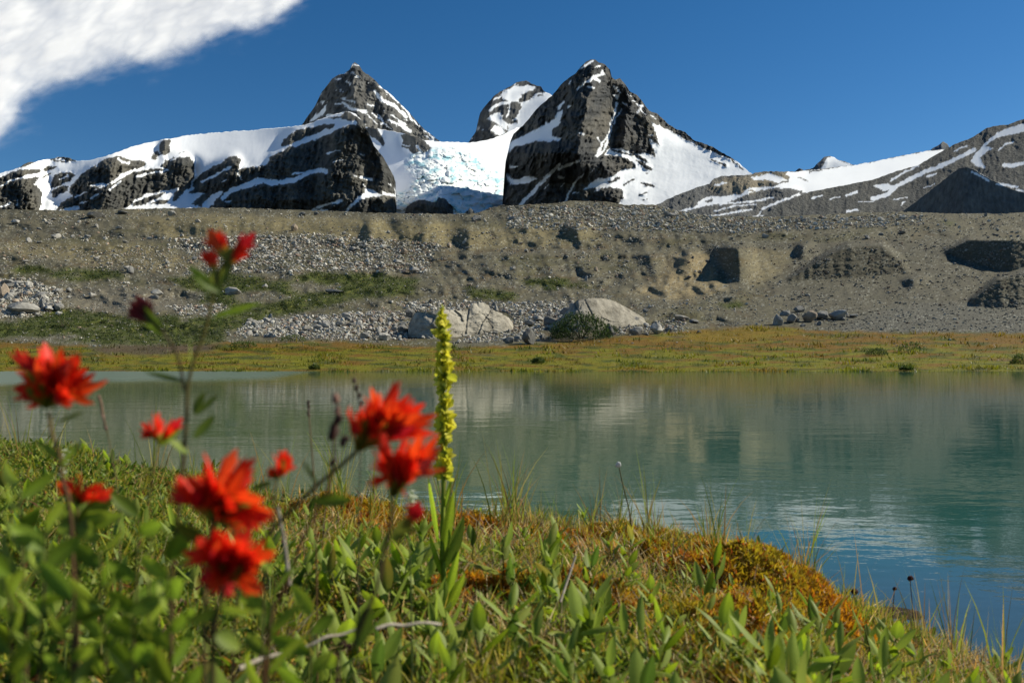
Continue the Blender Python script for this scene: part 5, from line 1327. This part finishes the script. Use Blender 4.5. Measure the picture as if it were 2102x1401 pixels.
def head(parent, base, axis_end, tips, d, extra=6, dark=0.0, name='flower_head', wscale=0.98):
    """a flower head: bracts spread from an axis towards the given tips"""
    h = link(name, None, parent=parent)
    n = len(tips)
    for i, (tx, ty, w) in enumerate(tips):
        f = random.uniform(0.0, 0.6)
        b0 = (base[0]+(axis_end[0]-base[0])*f, base[1]+(axis_end[1]-base[1])*f)
        me = BR_DARK if random.random() < dark else random.choice(BR)
        span('bract', me, b0, (tx, ty), w*wscale, d, h, 0.30, face_roll(b0, (tx, ty), d)+random.uniform(-0.7, 0.7), (0, random.uniform(-0.022, 0.018)))
    for i in range(int(extra*3.4)):
        (ax, ay, aw), (bx, by, bw) = random.sample(tips, 2); t = random.uniform(0.25, 0.75); s = random.uniform(0.6, 1.0)
        tx = base[0]+(ax*t+bx*(1-t)-base[0])*s; ty = base[1]+(ay*t+by*(1-t)-base[1])*s; f = random.uniform(0.1, 0.5)
        b0 = (base[0]+(axis_end[0]-base[0])*f, base[1]+(axis_end[1]-base[1])*f)
        span('bract', random.choice(BR), b0, (tx, ty), aw*wscale, d, h, 0.30, face_roll(b0, (tx, ty), d)+random.uniform(-0.6, 0.6), (0, random.uniform(-0.028, 0.02)))
    for i in range(max(1, n//5)):
        (ax, ay, aw) = random.choice(tips); s = random.uniform(0.45, 0.7)
        tx = base[0]+(ax-base[0])*s; ty = base[1]+(ay-base[1])*s
        span('flower_tube', BR_GREEN, base, (tx, ty), aw*0.6, d, h, 0.26, None, (0, -0.02))
    return h
def stem(parent, pts, d, w0, w1, c0=(0.10, 0.05, 0.02), c1=(0.12, 0.09, 0.03), to_ground=True, name='stem', dd=0):
    """pts from the foot up; the foot is carried down to the ground"""
    P = [W(x, y, d+dd) for x, y in pts]
    if to_ground:
        x, y = P[0].x, P[0].y
        g = Vector((x-(P[1].x-P[0].x)*0.5, y, float(ground_z(x, y))-0.01))
        if g.z < P[0].z-0.01: P = [g]+P
    me = tube('stem', P, w0*0.72*d/F_PX/2, w1*0.72*d/F_PX/2, tuple(c*0.7 for c in c0), tuple(c*0.8 for c in c1), 8, 5); me.materials.append(M_STEM)
    return link(name, me, None, parent=parent)
def plant(name, label, cat, px, py, d):
    p = W(px, py, d); r = link(name, None, label=label, cat=cat)
    r.location = (p.x, p.y, float(ground_z(p.x, p.y))); bpy.context.view_layer.update()
    return r
def lv(parent, p0, p1, w, d, me=None, name='leaf'):
    return span(name, me or random.choice((LANCE, LANCE2)), p0, p1, w, d, parent, 0.22, face_roll(p0, p1, d)+random.uniform(-0.8, 0.8), (0, random.uniform(-0.015, 0.02)))
_roots = []
def begin(name, label, cat='wildflower', **k):
    r = link(name, None, label=label, cat=cat); r['_first'] = 1; _roots.append(r); return r
def base_at(r):
    """move the plant's own origin to its foot without moving its parts"""
    ch = [c for c in r.children]
    lows = [min((c.matrix_world @ Vector(b) for b in c.bound_box), key=lambda v: v.z) for c in ch if c.type == 'MESH']
    if not lows: return
    p = min(lows, key=lambda v: v.z); T = Matrix.Translation(-p)
    for c in ch: c.matrix_local = T @ c.matrix_local
    r.location = p

# 1 big bloom at the left edge
r = begin('paintbrush_flower', 'big red flower head at the left edge standing against the far meadow and water')
stem(r, [(150, 1180), (128, 985), (122, 930), (108, 895), (100, 845)], 0.60, 12, 11, (0.13, 0.05, 0.03), (0.22, 0.16, 0.05))
head(r, (98, 838), (100, 775), [(28, 714, 24), (60, 728, 26), (98, 700, 34), (132, 712, 30), (172, 724, 34), (155, 742, 34), (213, 775, 22), (194, 824, 18), (24, 765, 28), (38, 795, 30), (75, 750, 30), (118, 735, 30), (55, 760, 28), (130, 765, 30), (50, 815, 24), (140, 790, 22)], 0.60, 9)
lv(r, (112, 868), (172, 838), 12, 0.60); lv(r, (118, 940), (70, 900), 14, 0.60); lv(r, (124, 960), (170, 900), 14, 0.6)
# 2 tall plant
r = begin('paintbrush_flower', 'tallest flower stem, slim red tips against the moraine, dark drooping bud on a side branch')
d = 0.62
stem(r, [(352, 1290), (362, 1100), (376, 950), (383, 860), (385, 800), (396, 745), (420, 680), (436, 610), (448, 562), (464, 532)], d, 13, 9, (0.10, 0.045, 0.02), (0.17, 0.16, 0.03))
stem(r, [(378, 800), (372, 760), (360, 720), (335, 683), (312, 655)], d, 8, 10, (0.10, 0.05, 0.03), (0.09, 0.08, 0.03), False, 'side_branch')
h = link('flower_head', None, parent=r)
for b, t, w, k in [((464, 528), (430, 473), 30, 1), ((468, 520), (448, 478), 20, 0), ((466, 535), (526, 478), 24, 3), ((462, 545), (508, 505), 24, 0), ((440, 560), (434, 511), 18, 0), ((438, 556), (417, 515), 13, 5)]:
    span('bract', BR[k], b, t, w, d, h, 0.30, face_roll(b, t, d)+random.uniform(-0.3, 0.3))
for b, t, w in [((448, 606), (438, 552), 20), ((462, 550), (478, 508), 22), ((455, 580), (470, 525), 20)]:
    span('flower_tube', BR_GREEN, b, t, w, d, h, 0.26, face_roll(b, t, d))
lv(r, (450, 610), (392, 552), 26, d, LANCE); lv(r, (452, 600), (396, 570), 20, d, LANCE); lv(r, (432, 652), (545, 612), 17, d, LANCE); lv(r, (381, 783), (298, 755), 15, d, LANCE); lv(r, (395, 750), (386, 700), 10, d)
lv(r, (398, 850), (420, 800), 16, d, LANCE2); lv(r, (400, 852), (448, 808), 14, d, LANCE); lv(r, (396, 900), (440, 850), 22, d, LANCE); lv(r, (386, 930), (350, 900), 20, d)
h = link('flower_bud', None, parent=r)
for b, t, w in [((315, 660), (262, 636), 18), ((312, 658), (280, 606), 18), ((310, 652), (268, 622), 20), ((312, 656), (292, 618), 18)]:
    span('bract', BR_DARK, b, t, w, d, h, 0.30, face_roll(b, t, d)+random.uniform(-0.4, 0.4))
lv(h, (340, 690), (288, 636), 24, d, LANCE); lv(h, (335, 686), (300, 628), 18, d, LANCE)
# 3 small bud
r = begin('paintbrush_flower', 'small red flower with two upright petals in front of the water beside the tall stem')
d = 0.66
stem(r, [(306, 1120), (310, 1000), (315, 950), (322, 915)], d, 5, 5, (0.14, 0.12, 0.03), (0.12, 0.10, 0.03))
head(r, (326, 914), (322, 885), [(313, 850, 30), (330, 862, 22), (290, 894, 12), (379, 856, 17), (300, 868, 18)], d, 1)
lv(r, (326, 915), (372, 880), 12, d)
# 4 the two large blooms in front
r = begin('paintbrush_flower', 'large red flower head directly above the lowest and nearest bloom')
d = 0.52
stem(r, [(420, 1340), (425, 1200), (432, 1110), (438, 1062)], d, 14, 16, (0.10, 0.06, 0.02), (0.15, 0.13, 0.03))
head(r, (438, 1065), (445, 990), [(440, 929, 32), (476, 921, 34), (513, 934, 34), (522, 965, 30), (417, 962, 34), (389, 972, 32), (360, 978, 32), (352, 1015, 30), (375, 1000, 34), (450, 965, 34), (490, 960, 34), (400, 1010, 34), (548, 1022, 28), (570, 1043, 18), (520, 1060, 26), (470, 1010, 34), (505, 1010, 30), (562, 1064, 26), (545, 1088, 26), (505, 1078, 28), (530, 1050, 26)], d, 12)
lv(r, (432, 1120), (350, 1060), 30, d); lv(r, (432, 1100), (380, 1160), 26, d)
r = begin('paintbrush_flower', 'lowest and nearest red flower head, orange-red and wide open')
d = 0.49
stem(r, [(436, 1401), (440, 1300), (452, 1230), (464, 1190)], d, 16, 16, (0.10, 0.06, 0.02), (0.15, 0.13, 0.03))
head(r, (464, 1192), (470, 1125), [(436, 1084, 36), (470, 1080, 38), (505, 1086, 36), (535, 1104, 34), (568, 1126, 28), (385, 1130, 30), (400, 1104, 32), (411, 1190, 34), (531, 1214, 34), (495, 1165, 36), (474, 1222, 30), (450, 1120, 36), (520, 1140, 36), (485, 1120, 36), (420, 1150, 36), (545, 1150, 30), (430, 1210, 26)], d, 12)
lv(r, (450, 1250), (380, 1280), 30, d); lv(r, (452, 1245), (520, 1260), 26, d); lv(r, (440, 1300), (500, 1330), 34, d)
# 5 small bloom
r = begin('paintbrush_flower', 'small loose red flower between the two large blooms and the dried seed stalk')
d = 0.62
stem(r, [(540, 1300), (556, 1130), (562, 1040), (567, 985)], d, 6, 7, (0.13, 0.10, 0.03), (0.10, 0.09, 0.03))
head(r, (568, 984), (572, 962), [(589, 920, 18), (606, 940, 22), (548, 964, 22), (592, 956, 22), (572, 950, 20), (600, 958, 14)], d, 2)
lv(r, (520, 1000), (545, 930), 12, d, LANCE); lv(r, (560, 990), (515, 1002), 12, d)
# 6 double bloom on the right
r = begin('paintbrush_flower', 'leaning red flower head on a long slanting dark stem, upper one of the right pair')
d = 0.60
stem(r, [(480, 1300), (530, 1130), (556, 1090), (600, 1044), (650, 996), (698, 956), (732, 926)], d, 9, 12, (0.06, 0.03, 0.02), (0.14, 0.12, 0.03))
head(r, (734, 926), (800, 855), [(712, 834, 16), (748, 818, 24), (771, 793, 26), (818, 780, 26), (842, 808, 24), (876, 826, 24), (898, 852, 26), (800, 812, 26), (856, 830, 24), (752, 842, 26), (726, 868, 20), (786, 830, 26), (830, 838, 26), (870, 860, 26), (772, 850, 26), (850, 870, 26), (895, 880, 20)], d, 12)
lv(r, (722, 1026), (630, 1022), 30, d, LANCE); lv(r, (652, 994), (620, 940), 9, d, LANCE); lv(r, (730, 930), (745, 880), 18, d)
r = begin('paintbrush_flower', 'lower red flower head of the right pair, in front of the yellow-green spike')
d = 0.58
stem(r, [(690, 1420), (722, 1330), (752, 1258), (777, 1192), (786, 1135), (802, 1075), (804, 1025)], d, 10, 12, (0.10, 0.03, 0.03), (0.08, 0.06, 0.02))
head(r, (804, 1020), (830, 945), [(906, 914, 20), (917, 958, 14), (896, 888, 24), (786, 888, 24), (820, 892, 26), (857, 893, 26), (769, 944, 18), (752, 988, 16), (835, 1008, 24), (778, 908, 24), (870, 930, 26), (845, 920, 28), (805, 925, 28), (885, 940, 22), (862, 965, 22), (820, 960, 26)], d, 9, 0.12)
h = link('flower_bud', None, parent=r)
for b, t, w in [((832, 1083), (862, 1027), 26), ((834, 1083), (870, 1040), 16)]: span('bract', BR[3], b, t, w, d, h, 0.30, face_roll(b, t, d))
span('flower_tube', BR_GREEN, (806, 1110), (842, 1062), 26, d, h, 0.26, face_roll((806, 1110), (842, 1062), d))
lv(r, (815, 1095), (886, 1073), 12, d, LANCE); lv(r, (760, 1240), (735, 1330), 40, d, LANCE)
# 7 low bloom left
r = begin('paintbrush_flower', 'low flat pinkish-red flower among leaves below the big left flower head')
d = 0.66
stem(r, [(160, 1240), (160, 1120), (158, 1040)], d, 9, 10, (0.10, 0.06, 0.02), (0.15, 0.13, 0.03))
head(r, (158, 1036), (162, 1015), [(112, 988, 18), (136, 982, 16), (172, 968, 14), (212, 985, 18), (238, 1002, 15), (232, 1018, 14), (150, 1000, 18), (190, 1000, 18)], d, 2)
for p1 in [(215, 1060), (240, 1010), (100, 1030), (200, 1110), (110, 1090), (250, 1060)]: lv(r, (160, 1070), p1, 34, d, LANCE2)
r = begin('paintbrush_flower', 'tiny red petal pair half hidden in leaves at the far left')
stem(r, [(50, 1200), (56, 1080)], 0.7, 5, 5); head(r, (56, 1074), (60, 1060), [(56, 1046, 10), (68, 1042, 10)], 0.7, 0)

# ---- dried seed stalks
M_DRY = rock_mat('dried_seed_head', (0.10, 0.06, 0.05), 90, 0.0005, (0.02, 0.012, 0.010))
M_DRYP = rock_mat('dried_pod', (0.38, 0.22, 0.17), 90, 0.0005, (0.16, 0.08, 0.06))
PODS = []
for i in range(3):
    V, Fc = rock_shape(900+i, 2, 1.35, 10, 0.10); PODS.append((mk_mesh('seed_pod', V, Fc, True), mk_mesh('seed_pod', V, Fc, True)))
    PODS[-1][0].materials.append(M_DRY); PODS[-1][1].materials.append(M_DRYP)
def pod(parent, px, py, rp, d, pale=False):
    o = link('seed_pod', random.choice(PODS)[1 if pale else 0], parent=parent); s = rp*d/F_PX
    o.matrix_world = Matrix.Translation(W(px, py, d+random.uniform(-0.01, 0.01))) @ Matrix.Rotation(random.uniform(0, 6), 4, 'Z') @ Matrix.Rotation(random.uniform(-0.6, 0.6), 4, 'X') @ Matrix.Diagonal((s, s, s, 1))
r = begin('dried_seed_stalk', 'dark dried seed stalk with knobbly pods left of the right pair of red flowers', 'dried plant')
d = 0.66
stem(r, [(545, 1365), (588, 1200), (622, 1105), (668, 1014), (684, 950), (686, 893), (692, 845), (690, 815)], d, 10, 5, (0.28, 0.09, 0.04), (0.06, 0.03, 0.02))
for x, y, q, p in [(690, 818, 11, 1), (693, 842, 7, 1), (694, 862, 10, 0), (686, 886, 13, 0), (678, 894, 10, 0), (704, 906, 12, 0), (690, 872, 9, 0), (696, 852, 7, 1), (684, 948, 8, 0), (712, 900, 7, 0)]: pod(r, x, y, q, d, p)
r = begin('dried_seed_stalk', 'thin faint seed stalk just left of the upper right red flower', 'dried plant')
stem(r, [(736, 1150), (740, 900), (738, 830), (728, 785)], 0.9, 3.5, 3, (0.12, 0.10, 0.05), (0.14, 0.10, 0.08))
for x, y in [(727, 780), (731, 796), (738, 812), (742, 828)]: pod(r, x, y, 5.5, 0.9, False)
r = begin('dried_seed_stalk', 'thin reddish stalk with a slim dark tip standing against the water', 'dried plant')
stem(r, [(650, 1200), (645, 1000), (638, 900), (634, 850)], 1.2, 5, 3, (0.25, 0.14, 0.04), (0.20, 0.10, 0.05))
for x, y in [(634, 834), (633, 842), (634, 850), (633, 826)]: pod(r, x, y, 4, 1.2)
r = begin('dried_seed_stalk', 'brown grass seed stalk leaning left behind the big left flower head', 'dried plant')
stem(r, [(245, 1080), (228, 930), (214, 860), (204, 812)], 1.0, 4, 3, (0.18, 0.16, 0.05), (0.20, 0.14, 0.07))
for k in range(9): pod(r, 204+k*1.6, 815+k*8, 3.6, 1.0, True)

# ---- the yellow-green spike
r = begin('bog_orchid', 'tall yellow-green flower spike rising above the water right of the red flowers', 'wildflower')
d = 1.95
stem(r, [(911, 1190), (908, 1100), (910, 1000), (908, 900), (906, 760), (907, 632)], d, 18, 7, (0.26, 0.38, 0.03), (0.40, 0.44, 0.04))
LANCE3 = leaf_mesh('leaf', 1, 0.20, 0.15, 0.5, (0.22, 0.33, 0.02), (0.36, 0.46, 0.03), 8, 8); LANCE3.materials.append(M_LEAF)
YG = [bract_mesh('floret', c, (0.28, 0.34, 0.04), 0.5, 0.9, bd, 30+i, False) for i, (c, bd) in enumerate([((0.74, 0.68, 0.05), 0.25), ((0.60, 0.60, 0.05), -0.2), ((0.82, 0.76, 0.12), 0.35)])]
h = link('flower_spike', None, parent=r)
for i in range(290):
    t = i/289; y = 985-t*355; cx = 912-7*t+4*math.sin(t*2.6); az = i*2.399; rad = (26 if t < 0.85 else 26-(t-0.85)*120)*(0.85+0.15*math.sin(t*23))*random.uniform(0.75, 1.15)
    ctr = W(cx, y, d); s = rad*d/F_PX; el = random.uniform(-0.3, 1.1)
    v = Vector((math.cos(az)*math.cos(el), math.sin(az)*math.cos(el), math.sin(el)))
    q = v.to_track_quat('Z', 'Y') @ Quaternion((0, 0, 1), random.uniform(0, 6.28))
    o = link('floret', random.choice(YG), parent=h); o.matrix_world = Matrix.Translation(ctr) @ q.to_matrix().to_4x4() @ Matrix.Diagonal((s*1.1, s, s, 1))
for p0, p1, w in [((905, 1165), (938, 995), 30), ((907, 1170), (958, 1060), 32), ((902, 1120), (893, 970), 30), ((908, 1185), (884, 1085), 18), ((908, 1060), (924, 970), 16), ((912, 1240), (946, 1120), 26), ((906, 1030), (898, 950), 12), ((914, 1040), (930, 1000), 14), ((908, 1270), (960, 1170), 30), ((900, 1260), (850, 1190), 26)]:
    lv(r, p0, p1, w*0.8, d, random.choice((LANCE3, LANCE3, LANCE2)))

# ---- twigs and small things
M_TWIG = rock_mat('bleached_twig', (0.48, 0.42, 0.34), 60, 0.0006, (0.25, 0.20, 0.15))
def twig(label, pts, d, w, mat=M_TWIG):
    P = [W(x, y, dd) for (x, y), dd in zip(pts, d)]
    me = tube('twig', P, w*d[0]/F_PX/2, w*0.7*d[-1]/F_PX/2, (1, 1, 1), (1, 1, 1), 7, 3)
    link('twig', me, mat, label=label, cat='twig')
twig('pale dead twig lying across the leaves below the red flowers, left length', [(610, 1332), (640, 1322), (670, 1306), (700, 1302), (732, 1290)], (0.95, 0.96, 0.97, 0.99, 1.0), 8)
twig('pale dead twig lying across the leaves, right length ending in a thin tip', [(772, 1290), (800, 1281), (830, 1283), (868, 1277), (905, 1281)], (1.0, 1.01, 1.02, 1.03, 1.05), 8)
twig('short grey dead twig at the bottom edge below the nearest red flower', [(490, 1372), (535, 1352), (580, 1340)], (0.9, 0.93, 0.95), 12)
twig('upright grey twig between the nearest red flower and the dried stalk', [(594, 1200), (585, 1120), (570, 1040)], (0.85, 0.86, 0.86), 9)
twig('thin pale twig slanting through the green sprigs in the middle', [(1150, 1235), (1165, 1190), (1182, 1140)], (1.9, 1.95, 2.0), 6)
twig('bent dry reed folded like a tent by the water', [(1040, 1052), (1064, 1026), (1072, 1030), (1078, 1060)], (3.5, 3.5, 3.5, 3.5), 4)
M_BUD = rock_mat('dark_flower_button', (0.06, 0.015, 0.02), 40, 0.001, (0.02, 0.006, 0.008))
BUTTON = []
for i in range(2):
    V, Fc = rock_shape(950+i, 2, 1.0, 12, 0.12); me = mk_mesh('flower_button', V, Fc, True); me.materials.append(M_BUD); BUTTON.append(me)
def burnet(px, py, foot, d, rp, label, mat=None):
    r = begin('burnet_flower', label)
    p = W(px+foot, py, d); gz = float(ground_z(p.x, p.y)); fy = HOR+(CAM_Z-gz)*F_PX/d
    stem(r, [(px+foot, fy+4), (px+foot*0.6, (py+fy)/2), (px, py)], d, 3, 2.2, (0.14, 0.12, 0.04), (0.12, 0.05, 0.04), False)
    o = link('flower_button', random.choice(BUTTON), parent=r); s = rp*d/F_PX
    o.matrix_world = Matrix.Translation(W(px, py, d)) @ Matrix.Diagonal((s, s, s*0.9, 1))
for px, py, f, d, rp, lab in [(1868, 1187, 10, 3.0, 7, 'dark round flower button on a stalk, rightmost over the blue water'), (1754, 1212, -2, 3.1, 8, 'dark round flower button, largest of those at the tip of the orange bank'),
        (1618, 1155, 12, 3.2, 6, 'dark flower button above the orange moss, leftmost of the buttons'), (1718, 1225, 4, 3.1, 7, 'dark flower button just left of the largest one'), (1836, 1208, -6, 3.0, 5, 'small dark flower button between two bigger ones over the water')]:
    burnet(px, py, f, d, rp, lab)
r = begin('cottongrass', 'single whitish seed tuft on a thin stalk in front of the lake', 'wildflower'); d = 3.3
stem(r, [(1296, 1080), (1290, 1040), (1280, 1000), (1271, 960)], d, 4, 3, (0.14, 0.13, 0.03), (0.14, 0.12, 0.05), False)
M_TUFT = leaf_mat('seed_fluff', 0.4, 0.9, None, 0.1)
V, Fc = rock_shape(970, 2, 1.2, 14, 0.18); me = mk_mesh('seed_tuft', V, Fc, True, np.full((len(V), 3), 0.55)); me.materials.append(M_TUFT)
o = link('seed_tuft', me, parent=r); s = 7.5*d/F_PX; o.matrix_world = Matrix.Translation(W(1270, 953, d)) @ Matrix.Diagonal((s, s, s, 1))
def white_spike(label, pts, d, n, rp):
    r = begin('white_bog_flower', label)
    foot = (pts[0][0]+6, pts[0][1]+160)
    stem(r, [foot]+pts, d, 5, 3, (0.12, 0.16, 0.03), (0.2, 0.25, 0.06))
    wm = bract_mesh('floret', (0.72, 0.74, 0.60), (0.4, 0.5, 0.2), 0.8, 0.8, 0.2, 44, False)
    h = link('flower_spike', None, parent=r)
    for i in range(n):
        t = i/(n-1); x = np.interp(t, np.linspace(0, 1, len(pts)), [p[0] for p in pts]); y = np.interp(t, np.linspace(0, 1, len(pts)), [p[1] for p in pts])
        v = outward(i*2.4, random.uniform(-0.2, 0.8)); s = rp*d/F_PX
        o = link('floret', wm, parent=h); o.matrix_world = Matrix.Translation(W(x, y, d)) @ v.to_track_quat('Z', 'Y').to_matrix().to_4x4() @ Matrix.Diagonal((s, s, s, 1))
white_spike('small white flower spike half hidden behind the lower right red flower', [(838, 1070), (842, 1040), (846, 1010)], 1.2, 26, 13)
white_spike('small cream flower spike in the grass right of the left flower stem', [(126, 985), (132, 955), (138, 925)], 1.1, 18, 10)
V, Fc = rock_shape(980, 2, 0.45, 10, 0.04)
me = mk_mesh('peat_lump', V, Fc, True); me.materials.append(rock_mat('wet_dark_peat', (0.06, 0.035, 0.03), 8, 0.02))
for px, py, w, lab in [(1828, 1240, 95, 'dark wet peat lump barely breaking the water off the right end of the bank'), (1700, 1212, 40, 'small dark peat lump in the water beside the orange bank')]:
    d = 1.16*F_PX/(py-HOR); o = link('peat_lump', me, cat='rock', label=lab); p = W(px, py, d); s = w*d/F_PX/1.7
    o.location = (p.x, p.y, -0.01); o.scale = (s, s*1.5, s*0.55); o.rotation_euler = (0, 0, random.uniform(0, 3))

# ---- dark green bush at the foot of the whaleback rock, small bushes on the far shore
def bush(px, py, w, h, label, n=900, cols=((0.035, 0.06, 0.012), (0.05, 0.085, 0.018), (0.02, 0.04, 0.01)), leaf=0.16, group=None):
    d = float(m_depth(px, py)); s = d/F_PX; p = W(px, py, d-0.6); r = np.random.default_rng(int(px*7+py))
    root = link('bush', None, label=label, cat='bush', group=group); root.location = p
    for k in range(7 if n > 400 else 3):
        a = k*2.4; ex = math.cos(a)*w*s*0.3; q = [(0.06*ex, 0, -0.2), (ex*0.5, math.sin(a)*w*s*0.12, h*s*0.35), (ex, math.sin(a)*w*s*0.25, h*s*0.75)]
        me = tube('branch', q, 0.04*w*s/6, 0.008, (0.06, 0.045, 0.03), (0.07, 0.05, 0.03), 5, 3); link('branch', me, M_STEM, parent=root)
    th = r.uniform(0, 6.283, n); ph = np.arccos(r.uniform(-0.1, 1, n)); rr = r.uniform(0.45, 1, n)**0.5*(1+0.28*fbm(th*1.3, ph*2, 3, int(px)))
    P = np.stack([np.cos(th)*np.sin(ph)*rr*w*s*0.5, np.sin(th)*np.sin(ph)*rr*w*s*0.4, np.cos(ph)*rr*h*s*0.92+0.02], -1)
    C = pal(r, n, cols, None, 0.3)
    V, Fc, CC = blades(P, r.uniform(0.6, 1.3, n)*leaf, np.full(n, leaf*0.55), C, C*1.2, 1.3, int(px), 0.4, 2)
    link('foliage', mk_mesh('foliage', V, Fc, False, CC), M_GRASS, parent=root)
bush(1192, 693, 128, 56, 'dense dark green willow bush in front of the smooth whaleback rock', 3600, leaf=0.22)
bush(1150, 690, 40, 22, 'small dark green bush left of the dense willow bush', 700)
bush(1255, 684, 34, 18, 'low green bush at the right side of the dense willow bush', 500)
for px, py, w, h, lab in [(1868, 722, 60, 22, 'light green shrub in the far right meadow'), (1800, 728, 46, 14, 'low green shrub left of the light shrub in the right meadow'), (2098, 745, 44, 20, 'dark green shrub at the right edge on the far shore'),
        (645, 758, 22, 9, 'tiny dark shrub at the waterline left of the middle'), (1104, 745, 28, 11, 'small green shrub in the meadow below the pointed boulder'), (1860, 760, 26, 8, 'tiny dark shrub right at the far waterline'),
        (600, 700, 60, 14, 'low green shrub on the left meadow'), (130, 668, 80, 26, 'rounded green shrub in the heath near the left edge'), (500, 712, 60, 12, 'flat green shrub between heath and meadow'), (1190, 590, 40, 14, 'pale green shrub on the slope above the whaleback rock'),
        (1130, 596, 30, 9, 'small green shrub on the slope left of the pale one'), (1045, 612, 50, 13, 'green shrub above the big split rock face'), (345, 660, 50, 12, 'grey-green shrub behind the drooping bud'), (440, 668, 40, 14, 'dark green shrub behind the tall flower stem')]:
    bush(px, py, w, h, lab, 420, ((0.075, 0.11, 0.02), (0.11, 0.14, 0.03), (0.05, 0.08, 0.015)), 0.16)

# leafy stalks without flowers, close to the lens among the red flowers
BROAD = [leaf_mesh('leaf', 1, 0.30, 0.22, 0.4, (0.11, 0.18, 0.012), (0.19, 0.28, 0.02), 8, 5), leaf_mesh('leaf', 1, 0.26, -0.15, 0.45, (0.19, 0.27, 0.02), (0.32, 0.40, 0.03), 8, 6)]
for me in BROAD: me.materials.append(M_LEAF)
def stalk(px, top, d, n, lab, lean=0):
    r = begin('leafy_stalk', lab, 'plant')
    stem(r, [(px-lean*1.5, top+420), (px-lean, top+260), (px-lean*0.4, top+120), (px, top)], d, 10, 5, (0.12, 0.06, 0.02), (0.12, 0.13, 0.03))
    for i in range(n):
        t = i/(n-1); y = top+(1-t)*330; x = px-lean*(1-t)*1.1; s = 1 if i % 2 else -1; L = random.uniform(75, 125)*(1.1-0.35*t); a = random.uniform(0.35, 1.15)
        p1 = (x+s*L*math.sin(a), y-L*math.cos(a)); span('leaf', random.choice(BROAD), (x, y), p1, random.uniform(26, 38), d, r, 0.26, face_roll((x, y), p1, d)+random.uniform(-0.9, 0.9), (0, random.uniform(-0.02, 0.03)))
for a in [(40, 990, 0.62, 11, 'leafy stalk at the left edge below the big left flower head', -10), (95, 1090, 0.56, 10, 'dark leafy stalk second from the left edge, under the low pinkish flower', 12), (205, 1130, 0.58, 10, 'leafy stalk right below the low pinkish flower', -14),
          (285, 1060, 0.66, 11, 'leafy stalk left of the two nearest red blooms', 10), (345, 1150, 0.60, 10, 'leafy stalk touching the left side of the nearest bloom', -8), (560, 1180, 0.64, 9, 'leafy stalk right of the nearest bloom', 14),
          (20, 1180, 0.50, 9, 'big blurred leafy stalk in the lower left corner', -6), (150, 1230, 0.52, 9, 'big blurred leafy stalk near the lower left corner, right of another', 8), (640, 1260, 0.7, 9, 'leafy stalk under the dried seed stalk at the bottom', 10), (270, 1260, 0.52, 8, 'big blurred leafy stalk at the bottom between left corner and nearest bloom', -10)]:
    stalk(*a)

# extra broad-leaved sprigs close to the lens
def near_sprigs():
    spots = []
    rr = random.Random(5)
    for k in range(34):
        u = rr.uniform(-60, 2150) if k > 14 else rr.uniform(-60, 640); d = rr.uniform(0.62, 0.95); spots.append((u, d))
    for u, d in spots:
        x = (u-CX)/F_PX*d
        if d < 0.75 and 330 < u < 880: d += 0.25
        h = rr.uniform(0.10, 0.16); lab, g = sprig_words(u, d, h)
        place_sprig(rr.randrange(10), x, d, h, 'blurred '+lab, g)
near_sprigs()
bpy.context.view_layer.update()
for r in _roots:
    del r['_first']; base_at(r)
